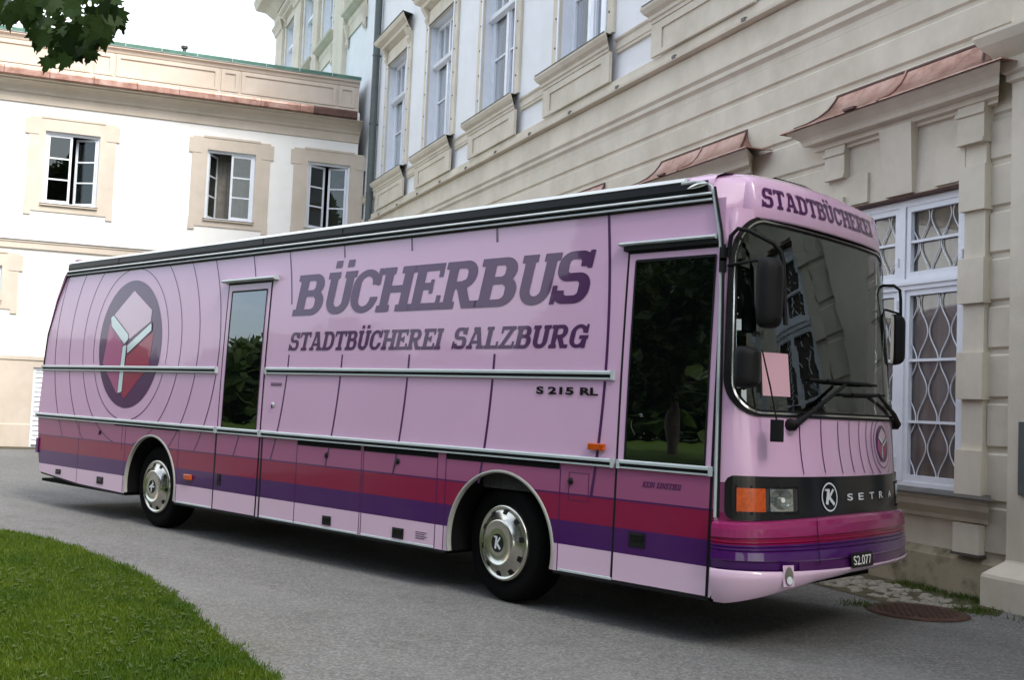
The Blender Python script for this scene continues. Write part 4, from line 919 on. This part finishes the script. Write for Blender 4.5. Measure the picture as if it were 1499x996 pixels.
# grille band
gb = MB(); sdf_add(gb, SUB(rbox(-1.35, 1.35, .925, 1.232, .06), rbox(-1.075, -.795, .98, 1.155), rbox(.795, 1.075, .98, 1.155)), (-1.36, 1.36, .92, 1.24), .03, lambda a, z: fs(a, z, .012), M['gloss_black'], True, 1)
gb.build('grille', bus)
lg = MB(); EK = (-.448, 1.085)
sdf_add(lg, SUB(ell(*EK, .098, .105), ell(*EK, .086, .093)), (-.56, -.33, .97, 1.2), .008, lambda a, z: fs(a, z, .02), M['bright'], maxrun=3)
cx, cz = EK; KK = U(seg(cx - .040, cz - .052, cx - .012, cz + .055, .032), seg(cx - .012, cz - .005, cx + .048, cz + .055, .020), seg(cx - .015, cz + .004, cx + .052, cz - .055, .026), seg(cx - .058, cz + .052, cx - .0, cz + .052, .014))
sdf_add(lg, KK, (cx - .08, cx + .08, cz - .07, cz + .07), .006, lambda a, z: fs(a, z, .021), M['bright'], maxrun=3); lg.build('grille_emblem', bus)
sl = MB()
for ch, a in zip('SETRA', (-.205, -.03, .16, .345, .56)):
    V, F = sans(ch, .052, .02); kx = .085 / max(v[0] for v in V); sl.add([fs(a + x * kx, 1.052 + z, .016) for x, z in V], F, M['bright'])
sl.build('grille_lettering', bus)
for sg in (-1, 1):
    L = lambda a: sg * a
    hs = MB()
    for q in ((-1.29, -1.275, .965, 1.165), (-.80, -.785, .965, 1.165), (-1.275, -.80, .965, .986), (-1.275, -.80, 1.149, 1.165), (-1.08, -1.07, .986, 1.149)):
        for o1 in ((.017,) if sg < 0 else (.0128,)): hs.grid([[fs(L(a), z, o1) for a in np.linspace(q[0], q[1], 6)] for z in q[2:]], M['black'])
    fgrid(hs, L(-1.075), L(-.795), (.98, 1.155), -.003, M['seat'], 8)
    hb = hs.build('headlight', bus)
    q = MB(); fgrid(q, L(-1.275), L(-1.075), (.985, 1.02, 1.06, 1.10, 1.148), .019 if sg < 0 else .0129, M['amber'], 10)
    for a in (np.linspace(-1.265, -1.085, 9) if sg < 0 else []): q.grid([[fs(L(a + e), z, .0192 + .003 * (1 - abs(e) / .006)) for e in (-.006, 0, .006)] for z in (.987, 1.146)], M['amber'])
    q.build('indicator', hb)
    rfl = MB(); 
    n_ = 13
    rfl.grid([[fs(L(-.945 + .098 * u), 1.068 + .078 * v, .000 + .018 * min(1, (u * u + v * v))) for u in np.linspace(-1, 1, n_)] for v in np.linspace(-1, 1, n_)], M['chrome'])
    rfl.tube([fs(L(-.935), 1.068, .004), fs(L(-.935), 1.068, .018)], .018, M['white'], 10); rfl.build('reflector', hb)
    gls = MB(); fgrid(gls, L(-1.072), L(-.80), (.988, 1.148), .020 if sg < 0 else .0135, M['lamp_glass'], 10); gls.build('lens', hb)
# bumper with ribs, lower lip, lamps and plate
bm = MB()
prof = [(.957, -.002), (.952, .035), (.938, .058), (.90, .066), (.835, .066), (.825, .052), (.815, .052), (.808, .062), (.795, .062), (.788, .052), (.780, .062), (.767, .062), (.76, .052), (.752, .062), (.738, .062), (.731, .052), (.722, .064), (.66, .068), (.645, .055), (.60, .045), (.583, .04)]
def bz(a, z):  # the top edge of the bumper drops towards the ends
    return z - .045 * min(1, (abs(a) / 1.3) ** 2) * max(0, (z - .60) / .35)
A = np.linspace(-AMAX + .004, AMAX - .004, 90)
def bumper_rows(rows, mat): bm.grid([[fs(a, bz(a, z), o) for a in A] for z, o in rows], mat, False)
bumper_rows(prof[:6], paint('magenta_paint', MAG)); bumper_rows(prof[5:11], paint('red_paint', RED)); bumper_rows(prof[10:], paint('purple_paint', PURP))
bm.grid([[fs(a, z, o) for a in (-.678, -.672)] for z, o in ((.945, .07), (.62, .072))], M['black'])
zl = lambda a: float(np.interp(a, [-1.34, -.97, -.68, -.27, 0, .4, 1.34], [.345, .44, .50, .535, .54, .545, .53]))
rows = [(0.0, .058), (.04, .07), (.3, .066), (.8, .045), (1.0, .02)]
bm.grid([[fs(a, .583 + (zl(a) - .583) * t, o) for a in A] for t, o in rows], M['pale'])
bm.grid([[fs(a, zl(a) - .0005, o) for a in A] for o in (.02, -.3)], M['black'])
bump = bm.build('bumper', bus)
iz = MB(); fgrid(iz, -.86, .86, (.575, .60, .645), .058, M['vinyl'], 40); iz.build('bumper_recess', bump)
for sg in (-1, 1):
    fg = MB(); sdf_add(fg, ell(sg * -.957, .553, .031, .064), (sg * -.957 - .035, sg * -.957 + .035, .485, .62), .01, lambda a, z: fs(a, z, .079), M['chrome'], True, 2); sdf_add(fg, ell(sg * -.957, .525, .022, .028), (sg * -.957 - .03, sg * -.957 + .03, .49, .56), .008, lambda a, z: fs(a, z, .082), M['bright'], True, 2); fg.lathe_y((0, 0, 0), [], M['black'], 3) if False else None
    fgrid(fg, sg * -.999, sg * -.916, (.482, .628), .074, M['pale'], 3); fg.build('fog_lamp', bump)
npz = MB(); sdf_add(npz, rbox(-.335, -.02, .578, .685, .012), (-.34, -.015, .57, .69), .02, lambda a, z: fs(a, z, .085), M['gloss_black'], maxrun=2); npl = npz.build('number_plate', bump)
pt = MB(); V, F = sans('S2.077', .066, .01); kx = .255 / max(v[0] for v in V); pt.add([fs(-.305 + x * kx, .598 + z, .0875) for x, z in V], F, M['white']); pt.build('plate_lettering', npl)
# windscreen with rubber seal
WS = INT(rbox(-1.318, 1.318, 1.668, 3.6, .25), rbox(-1.318, 1.318, 1.2, 3.085, .36))
wsm = MB(); sdf_add(wsm, WS, (-1.32, 1.32, 1.66, 3.09), .04, lambda a, z: fs(a, z, .004), M['windscreen'], True, 1); wso = wsm.build('windscreen', bus)
sl = MB(); sdf_add(sl, SUB(INT(rbox(-1.378, 1.378, 1.652, 3.6, .28), rbox(-1.378, 1.378, 1.2, 3.105, .40)), INT(rbox(-1.285, 1.285, 1.70, 3.6, .22), rbox(-1.285, 1.285, 1.2, 3.05, .33))), (-1.38, 1.38, 1.65, 3.11), .016, lambda a, z: fs(a, z, .010), M['black'], True, 2)
sl.build('windscreen_seal', wso)
c2 = MB(); sdf_add(c2, SUB(INT(rbox(-1.316, 1.316, 1.671, 3.6, .243), rbox(-1.316, 1.316, 1.2, 3.081, .355)), INT(rbox(-1.303, 1.303, 1.684, 3.6, .234), rbox(-1.303, 1.303, 1.2, 3.068, .344))), (-1.32, 1.32, 1.66, 3.09), .008, lambda a, z: fs(a, z, .0125), M['chrome'], True, 2)
c2.build('chrome_bead', wso)
wm = MB(); fgrid(wm, -1.318, -1.10, np.linspace(1.9, 2.98, 8), .0005, M['gloss_black'], 6) if False else None
# destination visor blending into the roof
vz = MB(); A2 = np.linspace(-AMAX, AMAX, 64)
rows = [(3.09, .02, 0), (3.085, .035, 0), (3.10, .042, 0), (3.2, .036, 0), (3.27, .032, .006), (3.33, .028, .014), (3.375, .025, .03)]
def vrow(z, o, crown): return [tuple(Vector(fv(a, z, o)) + Vector((0, 0, crown * (1 - (a / AMAX) ** 2)))) for a in A2]
G = [vrow(*r) for r in rows]
for xl, D, e, z, cr in ((-4.245, .08, .275, 3.405, .045), (-4.30, .055, .295, 3.43, .058), (-4.40, .035, .30, 3.447, .062), (-4.55, .02, .26, 3.458, .058), (-4.75, .01, .30, 3.462, .056)):
    G.append([(xl + D * float(np.interp(a, _L, _x)), 1.25 + (1.25 - e) * float(np.interp(a, _L, _t)), z + cr * (1 - (a / AMAX) ** 2)) for a in A2])
vz.grid(G, M['pink'], True)
# cheeks closing the visor against the flank
for sg in (-1, 1):
    yv = lambda y: y if sg < 0 else 2.5 - y
    e0 = [g_[0 if sg < 0 else -1] for g_ in G]; G2 = []
    for r_, p in enumerate(e0):
        z = p[2]
        if r_ == 1: continue
        if z <= 3.375: f_ = (float(np.interp(z, [3.05, 3.22, 3.38], [-4.30, -4.352, -4.42])), yv(ys(z) + .002 if z < 3.22 else float(np.interp(z, [3.22, 3.36, 3.4], [.046, .051, .086]))), z)
        else: f_ = (-4.46 - .03 * (r_ - 7), yv([.10, .17, .24, .28, .31][min(4, r_ - 7)]), min(z, 3.452) - .004)
        G2.append([f_, tuple((f_[i] + p[i]) / 2 + (.012 if i == 0 and z < 3.4 else 0) for i in range(3)), p])
    vz.grid(G2, M['pink'], True)
vis = vz.build('visor', bus)
def vpt(a, zz):   # a point lying on the crowned visor
    f_ = 1 - (a / AMAX) ** 2; zn = zz
    for _ in range(4): zn = zz - f_ * float(np.interp(zn, [3.2, 3.27, 3.33, 3.375], [0, .006, .014, .03]))
    p = fv(a, zn, float(np.interp(zn, [3.1, 3.2, 3.27, 3.33, 3.375], [.042, .036, .032, .028, .025])) + .004); return (p[0], p[1], zz)
tx = MB(); text_into(tx, 'STADTBÜCHEREI', -1.215, .150, lambda a, z: vpt(a, 3.176 + z), M['vinyl'], 0, .045, 1.22, .055, True); tx.build('lettering', vis)
rh = MB(); rh.tube([(-4.42, 1.0, 3.53), (-4.42, 1.45, 3.545), (-4.45, 1.9, 3.53)], .028, M['black'], 8); rh.build('roof_aerial', bus)
# wipers
def wiper(p0, p1, b0, b1):
    q = MB(); P0 = Vector(fs(*p0, .05)); P1 = Vector(fs(*p1, .06)); q.tube([Vector(fs(*p0, .0)), P0, P0 + (P1 - P0) * .02], [.045, .042, .03], M['black'], 10)
    q.tube([P0, P0 * .7 + P1 * .3 + Vector((.02, 0, .01)), P1], [.028, .018, .012], M['black'], 8)
    o = q.build('wiper', bus)
    bl = MB(); n = 12; bl.tube([fs(b0[0] + (b1[0] - b0[0]) * i / n, b0[1] + (b1[1] - b0[1]) * i / n, .022) for i in range(n + 1)], .011, M['black'], 6)
    bl.tube([fs(b0[0] + (b1[0] - b0[0]) * (.2 + .6 * i / n), b0[1] + (b1[1] - b0[1]) * (.2 + .6 * i / n), .042) for i in range(n + 1)], .014, M['black'], 6); bl.build('wiper_blade', o)
wiper((-.828, 1.60), (-.17, 1.915), (-.604, 1.935), (.476, 1.935)); wiper((1.12, 1.63), (.40, 1.86), (-.204, 1.842), (.66, 1.86))
# mirrors on tubular arms
def mirror(c, w_, h_, d_, yaw, parent):
    m = MB(); q = Vector((math.cos(yaw), math.sin(yaw), 0)); t = Vector((-q.y, q.x, 0)); c = Vector(c); G = []
    for dd, s in ((-.04, .84), (-.03, 1.0), (.25, 1.0), (.6, .88), (.85, .62), (1.0, .25)):
        r = []
        for k in range(29):
            a = 2 * math.pi * k / 28; ca, sa = math.cos(a), math.sin(a); e = .45
            r.append(c + q * d_ * dd + t * (math.copysign(abs(ca) ** e, ca) * w_ / 2 * s) + Vector((0, 0, 1)) * (math.copysign(abs(sa) ** e, sa) * h_ / 2 * (s * .35 + .65)))
        G.append(r)
    m.grid(G, M['black'], True); m.add(G[-1][:-1], [tuple(range(28))], M['black'])
    m.add([p - q * .002 for p in G[0][:-1]], [tuple(range(28))[::-1]], M['chrome']); return m.build('mirror', parent)
arm = MB(); j = lambda a, z, o: Vector(fs(a, z, o))
arm.tube([j(-1.385, 2.78, .01), j(-1.36, 2.93, .03), j(-1.31, 2.98, .06), j(-1.24, 2.965, .10), j(-1.08, 2.88, .17), j(-1.03, 2.83, .185), j(-1.01, 2.76, .19), j(-1.005, 2.3, .19)], .016, M['black'], 8)
arm.tube([j(-1.385, 2.72, .01), j(-1.2, 2.75, .12), j(-1.012, 2.74, .185)], .011, M['black'], 8)
for z in (2.72, 2.80): arm.box(-4.262, -4.225, -.012, .03, z - .05, z + .05, M['black'])
armo = arm.build('mirror_arm', bus)
mirror(j(-1.13, 2.52, .155), .225, .50, .11, R(-8), armo)
mirror(j(-1.25, 1.99, .10), .20, .29, .11, R(-10), armo)
st_ = MB(); p = j(-1.12, 1.9, .12); st_.tube([j(-1.13, 2.12, .10), j(-1.09, 1.86, .13), j(-1.06, 1.62, .15)], .007, M['black'], 6); c = j(-1.06, 1.565, .15); st_.box(c.x - .035, c.x + .035, c.y - .035, c.y + .035, c.z - .085, c.z + .07, M['black']); st_.build('parking_mirror', armo, bevel=.012)
arm2 = MB(); ce = Vector((-3.93, 2.33, 0))
Q2 = lambda x, y, z: (x - .27, y, z)
arm2.tube([Q2(-4.0, 2.36, 2.78), Q2(-3.92, 2.40, 2.83), Q2(-3.80, 2.44, 2.83), Q2(-3.755, 2.46, 2.79), Q2(-3.745, 2.46, 2.70), Q2(-3.74, 2.46, 2.25)], .014, M['black'], 8); arm2.tube([Q2(-3.98, 2.38, 2.60), Q2(-3.86, 2.43, 2.62), Q2(-3.742, 2.46, 2.58)], .010, M['black'], 8)
arm2o = arm2.build('mirror_arm', bus); mirror(Q2(-3.80, 2.44, 2.36), .17, .44, .10, R(35), arm2o)
# cab interior
cb = MB(); cb.box(-6.6, -4.15, .12, 2.40, .95, 1.0, M['interior']); cb.box(-6.65, -6.6, .10, 2.42, .95, 3.3, M['seat'])
cb.box(-6.62, -4.3, .09, 2.41, 3.18, 3.2, M['interior']); cb.box(-6.6, -4.3, 2.40, 2.43, .95, 3.2, M['interior']); cb.box(-6.6, -4.3, .07, .10, .95, 3.2, M['seat'])
cb.build('cab_lining', bus)
ds = MB(); ds.grid([[Vector(fs(a, 1.66, -.03)) + Vector((dx, 0, dz)) for a in np.linspace(-1.2, 1.2, 30)] for dx, dz in ((0, 0), (-.12, .05), (-.35, .06), (-.45, -.02), (-.45, -.5))], M['seat']); ds.box(-4.36, -4.2, 1.5, 2.1, 1.72, 1.86, M['black'])
ds.box(-4.2, -4.02, 1.05, 1.35, 1.71, 1.735, M['wood']); ds.build('dashboard', bus)
for y in (1.75, .72):
    s_ = MB(); s_.box(-5.1, -4.62, y - .24, y + .24, 1.0, 1.45, M['seat']); s_.box(-5.2, -5.06, y - .24, y + .24, 1.45, 2.12, M['seat']); s_.build('seat', bus, bevel=.05)
sw = MB(); c = Vector((-4.5, 1.75, 1.78)); q = Vector((.35, 0, .94)).normalized(); e1 = Vector((0, 1, 0)); e2 = q.cross(e1)
sw.tube([c + (e1 * math.cos(t) + e2 * math.sin(t)) * .24 for t in np.linspace(0, 2 * math.pi, 33)], .016, M['black'], 8); sw.tube([c, c - q * .4], .03, M['black'], 8); sw.tube([c - e1 * .24, c + e1 * .24], .014, M['black'], 6); sw.build('steering_wheel', bus)
bs = MB()
for z in (1.5, 1.85, 2.2, 2.55): bs.box(-6.58, -6.3, .15, 1.15, z, z + .03, M['wood'])
for z in (1.53, 1.88, 2.23, 2.58):
    y = .16
    while y < 1.1:
        w_ = random.uniform(.02, .045); h_ = random.uniform(.18, .27); bs.box(-6.55, -6.32, y, y + w_ - .003, z + .001, z + h_, random.choice([M['wood'], M['vinyl_red'], M['cloth'], M['paper'], M['amber']])); y += w_
bs.build('book_shelf', bus)
pa = MB(); fgrid(pa, -1.07, -.805, (1.80, 1.95, 2.11), .0075, M['paper'], 6); pa.build('paper_notice', bus)

# ------------------------------------------------------------------ small things on the ground
mh = MB(); n = 48; c = Vector((-3.98, 2.84, 0)); rr = .40
mh.add([(c.x + (rr + .035) * math.cos(2 * math.pi * k / n), c.y + (rr + .035) * math.sin(2 * math.pi * k / n), .004) for k in range(n)], [tuple(range(n))], M['moss'])
mh.add([(c.x + rr * math.cos(2 * math.pi * k / n), c.y + rr * math.sin(2 * math.pi * k / n), .016) for k in range(n)], [tuple(range(n))], M['rust'])
mh.grid([[(c.x + q * math.cos(2 * math.pi * k / n), c.y + q * math.sin(2 * math.pi * k / n), z) for k in range(n + 1)] for q, z in ((rr, .016), (rr + .03, .010), (rr + .034, .003))], M['rust'])
for i in range(-6, 7):
    for jx in range(-6, 7):
        x, y = i * .058 + (.029 if jx % 2 else 0), jx * .052
        if x * x + y * y < .33 ** 2: mh.box(c.x + x - .016, c.x + x + .016, c.y + y - .016, c.y + y + .016, .0165, .021, M['rust'])
tag(mh.build('manhole_cover'), 'round rusty iron manhole cover in the gravel near the pilaster', 'manhole cover')
cb_ = MB()
soil = [PU * s + PN * (WOFF - d) for s, d in ((-16, .075), (-4.82, .075), (-4.5, .55), (-5.2, 1.15), (-16, 1.0))]
cb_.add([(p.x, p.y, .005) for p in soil], [tuple(range(5))], M['moss'])
for k in range(300):
    s = random.uniform(-8.2, -4.85); d = random.uniform(.32, 1.02)
    if s > -5.6 and d < .32 + (s + 5.6) * .25: continue
    p = PU * s + PN * (WOFF - d)
    if (p - Vector((c.x, c.y, 0))).length < .46: continue
    a, b, h_ = random.uniform(.035, .075), random.uniform(.03, .05), random.uniform(.012, .03); rot = random.uniform(0, 3.14); G = []
    for ph in (0.05, .45, .9, 1.3, 1.57):
        G.append([(p.x + math.cos(ph) * (a * math.cos(t) * math.cos(rot) - b * math.sin(t) * math.sin(rot)), p.y + math.cos(ph) * (a * math.cos(t) * math.sin(rot) + b * math.sin(t) * math.cos(rot)), .004 + h_ * math.sin(ph)) for t in np.linspace(0, 2 * math.pi, 9)])
    cb_.grid(G, M['cobble'])
tag(cb_.build('cobble_strip'), None, kind='structure')
P = []
for k in range(6500):
    s = random.uniform(-9, -2.8); d = abs(random.gauss(0, .13)) + .08 + (.24 if s > -4.85 else 0)
    if math.sin(s * 3.1) + math.sin(s * 7.3 + 1) < -.35 + random.random(): continue
    p = PU * s + PN * (WOFF - d); P.append((p.x, p.y))
tag(blades('weeds', P, .015, .07, .011, M['weed']), 'low weeds growing along the foot of the palace wall', 'weeds', kind='stuff')
P = [(random.gauss(-4.45, .08), random.gauss(2.72, .09)) for k in range(160)] + [(random.gauss(-3.66, .10), random.gauss(3.32, .12)) for k in range(300)]
tag(blades('weed_tufts', P, .02, .07, .010, M['weed']), 'small green tufts round the manhole cover', 'weeds', kind='stuff')

gr_ = MB()
while len(gr_.f) < 5200 * 4:
    x, y = random.uniform(-13, -2.2), random.uniform(-4.6, .2)
    if y < edge_y(x) + .02 or x > -4.2 and y < -4: continue
    if random.random() > (5.0 / math.hypot(x, y + 6.6)) ** 1.3: continue
    r = random.uniform(.003, .008); a = random.uniform(0, 6.28); z = .001
    Q = [(x + r * math.cos(a + k * 2.09), y + r * math.sin(a + k * 2.09), z) for k in range(3)] + [(x, y, z + r * 1.1)]
    gr_.add(Q, [(0, 1, 3), (1, 2, 3), (2, 0, 3), (2, 1, 0)], M['cobble'])
tag(gr_.build('loose_gravel'), 'loose grit lying on the grey drive', 'gravel', kind='stuff')
# ------------------------------------------------------------------ trees: the maple over the lawn and the park behind the viewer
LEAF = [(0, 0), (.10, -.04), (.30, -.10), (.27, .02), (.50, .10), (.36, .20), (.46, .40), (.28, .36), (.24, .46), (.16, .42), (.13, .62), (.05, .66), (0, .82)]
LEAF = LEAF + [(-x, y) for x, y in LEAF[::-1][1:-1]]
def maple_leaf(mb, p, d, nrm, size):
    d = Vector(d).normalized(); nrm = (Vector(nrm) - d * d.dot(Vector(nrm))).normalized(); s = d.cross(nrm); bend = random.uniform(-.25, .1)
    mb.add([Vector(p) + (s * x + d * y + nrm * (bend * (x * x + .5 * y * y) + .12 * abs(x))) * size for x, y in LEAF], [tuple(range(len(LEAF)))], M['leaf'])
def branch(mb, a, b, r0, r1, wob, n=7):
    a, b = Vector(a), Vector(b); pts = []
    for i in range(n + 1):
        t = i / n; pts.append(a.lerp(b, t) + Vector((random.uniform(-1, 1), random.uniform(-1, 1), random.uniform(-1, 1))) * wob * math.sin(math.pi * t))
    mb.tube(pts, [r0 + (r1 - r0) * i / n for i in range(n + 1)], M['bark'], 8); return pts
mtree = thing('maple_tree', 'maple tree whose dark leafy branch hangs into the top left corner', 'tree', (-8.2, -9.9, 0))
tk = MB(); tp = branch(tk, (-8.2, -9.9, 0), (-8.1, -9.8, 3.6), .26, .18, .04)
ends_ = []
for k in range(9):
    a = k * .7; e = Vector((-8.1 + 2.6 * math.cos(a), -9.6 + 2.4 * math.sin(a), 6.2 + random.uniform(-.6, 1.6)))
    if (e - Vector((-5.3, -4.3, e.z))).length < 2.2: e.z += 2.0
    pts = branch(tk, tp[-1], e, .10, .03, .2); ends_.append(pts)
pts = branch(tk, tp[-2] if len(tp) > 2 else tp[-1], (-6.0, -5.0, 4.15), .07, .02, .10); tw1 = branch(tk, (-6.0, -5.0, 4.15), (-5.28, -4.32, 3.62), .016, .004, .03)
tw2 = branch(tk, (-6.0, -5.0, 4.15), (-5.35, -4.55, 3.95), .014, .004, .03); tw3 = branch(tk, (-5.6, -4.6, 3.9), (-5.15, -4.12, 3.66), .010, .003, .03)
tk.build('trunk', mtree)
cr = MB()
def ray_pt(px, py, dist):
    d = RT * ((px - 749.5) / 1590) - UP * ((py - 498) / 1590) + FW; return CAM + d.normalized() * dist
LP = [(20, 10), (35, 22), (10, 25), (50, 15), (62, 28), (28, 2), (75, 12), (45, 35), (85, 30), (95, 45), (70, 45), (105, 20), (120, 30), (130, 15), (145, 25), (160, 22), (172, 30), (150, 8), (125, 48), (110, 58), (95, 62), (75, 60), (140, 50), (150, 55), (120, 72), (85, 75), (130, 70), (115, 5), (5, 5), (15, -8), (60, -5), (90, -2), (110, -10), (140, -6), (165, 5), (40, -12), (100, 38), (66, 58), (152, 40), (55, 42), (4, 20), (135, 60), (22, 30), (30, 12), (80, 20), (112, 44), (58, 8)]
LP = LP + [(x + random.uniform(-10, 10), y + random.uniform(-14, 6)) for x, y in LP] + [(176, 38), (168, 45), (80, 85), (72, 92), (118, 84), (133, 80), (152, 66), (108, 78), (98, 88)]
for (x, y) in LP:
    p = ray_pt(x + 2, y - 6, random.uniform(5.6, 6.3)); v = (-FW + Vector((random.uniform(-.7, .7), random.uniform(-.7, .7), random.uniform(-.1, .9))))
    maple_leaf(cr, p, (random.uniform(-.6, .6), random.uniform(-.6, .6), -1), v, random.uniform(.085, .145))
for pts in ends_:
    for q in pts[3:]:
        for k in range(230):
            p = q + Vector((random.gauss(0, .62), random.gauss(0, .62), random.gauss(0, .5)))
            if p.z < 4.3: continue
            v = p - CAM; fz = v.dot(FW)
            if fz > 0 and abs(v.dot(RT) / fz) < .50 and v.dot(UP) / fz < .345: continue
            maple_leaf(cr, p, (random.uniform(-1, 1), random.uniform(-1, 1), -.6), (random.uniform(-.6, .6), random.uniform(-.6, .6), 1), random.uniform(.13, .19))
cr.build('crown', mtree)
def park_tree(loc, h, rad, nleaf, lab, seed):
    rs = random.Random(seed); t = thing('park_tree', lab, 'tree', loc, group='park trees opposite the palace')
    L = Vector(loc); k = MB(); top = L + Vector((0, 0, h * .78)); k.tube([L, L + Vector((.1, 0, h * .3)), top], [.30, .22, .06], M['bark'], 8); ctr = []
    for i in range(22):
        a = rs.uniform(0, 6.28); zz = rs.uniform(.25, .95); r_ = rad * (.35 + .65 * math.sin(math.pi * min(1, .15 + zz * .85))) * rs.uniform(.45, .95)
        e = L + Vector((r_ * math.cos(a), r_ * math.sin(a), h * zz)); k.tube([L + Vector((0, 0, h * zz * .7)), e], [.07, .02], M['bark'], 5); ctr.append((e, rs.uniform(.22, .40) * rad))
    k.build('trunk', t)
    n = nleaf; rg = np.random.default_rng(seed); idx = rg.integers(0, len(ctr), n); C0 = np.array([tuple(ctr[i][0]) for i in idx]); rd = np.array([ctr[i][1] for i in idx])
    v = rg.normal(size=(n, 3)); v /= np.linalg.norm(v, axis=1)[:, None]; c0 = C0 + v * (rd * rg.uniform(.3, 1, n) ** .4)[:, None]
    a = rg.normal(size=(n, 3)); a /= np.linalg.norm(a, axis=1)[:, None]; b = np.cross(a, rg.normal(size=(n, 3))); b /= np.linalg.norm(b, axis=1)[:, None]
    s = rg.uniform(.10, .22, n)[:, None] * (h / 12) ** .5 * 1.5; V = np.stack([c0 - a * s, c0 + b * s * .6, c0 + a * s, c0 - b * s * .6], 1) - np.array(loc)
    me = bpy.data.meshes.new('crown'); me.vertices.add(4 * n); me.vertices.foreach_set('co', V.ravel()); me.loops.add(4 * n); me.loops.foreach_set('vertex_index', np.arange(4 * n, dtype=np.int32))
    me.polygons.add(n); me.polygons.foreach_set('loop_start', np.arange(0, 4 * n, 4, dtype=np.int32)); me.update(calc_edges=True); me.validate(); me.materials.append(M['foliage'])
    o = bpy.data.objects.new('crown', me); COL.objects.link(o); o.parent = t; return t
PT = [((-16.4, -21.5, 0), 14, 6.0), ((-14, -25.5, 0), 15, 5.5), ((-4, -24, 0), 15, 5.8), ((4, -20, 0), 15, 5.6), ((12, -14, 0), 15, 5.4), ((-25, -29, 0), 12, 5.0), ((17, -5, 0), 13, 4.6), ((-10, -20.5, 0), 13, 5.0)]
base = None
for i, (loc, h, rad) in enumerate(PT):
    lab = 'leafy park tree on the lawn opposite the bus'
    if i < 3: tr = park_tree(loc, h, rad, 15000, lab, 11 + i); base = base or tr
    else:
        tr = copy_tree(base); tr.location = loc; tr.rotation_euler = (0, 0, i * 1.3); k = h / 13; tr.scale = (k, k, k)
tl_ = MB(); n = 26000; az = rng.uniform(math.radians(170), math.radians(300), n); rr = rng.uniform(62, 72, n); hh = np.interp(np.degrees(az), [170, 200, 222, 235, 300], [4.5, 5.0, 8.5, 11, 11]) * (1 + .22 * np.sin(az * 23) + .15 * np.sin(az * 57 + 1)); zz = rng.uniform(0, 1, n) ** .7 * hh
C0 = np.stack([rr * np.cos(az), -6 + rr * np.sin(az), zz], 1); a = rng.normal(size=(n, 3)) * .5; b = rng.normal(size=(n, 3)) * .5
V = np.stack([C0 - a, C0 + b, C0 + a, C0 - b], 1)
tl_.add(V.reshape(-1, 3), [tuple(range(4 * i, 4 * i + 4)) for i in range(n)], M['foliage'])
tag(tl_.build('far_trees'), 'low belt of distant trees closing the park', 'trees', kind='stuff')
for o in bpy.data.objects:
    if 'org' in o.keys(): del o['org']
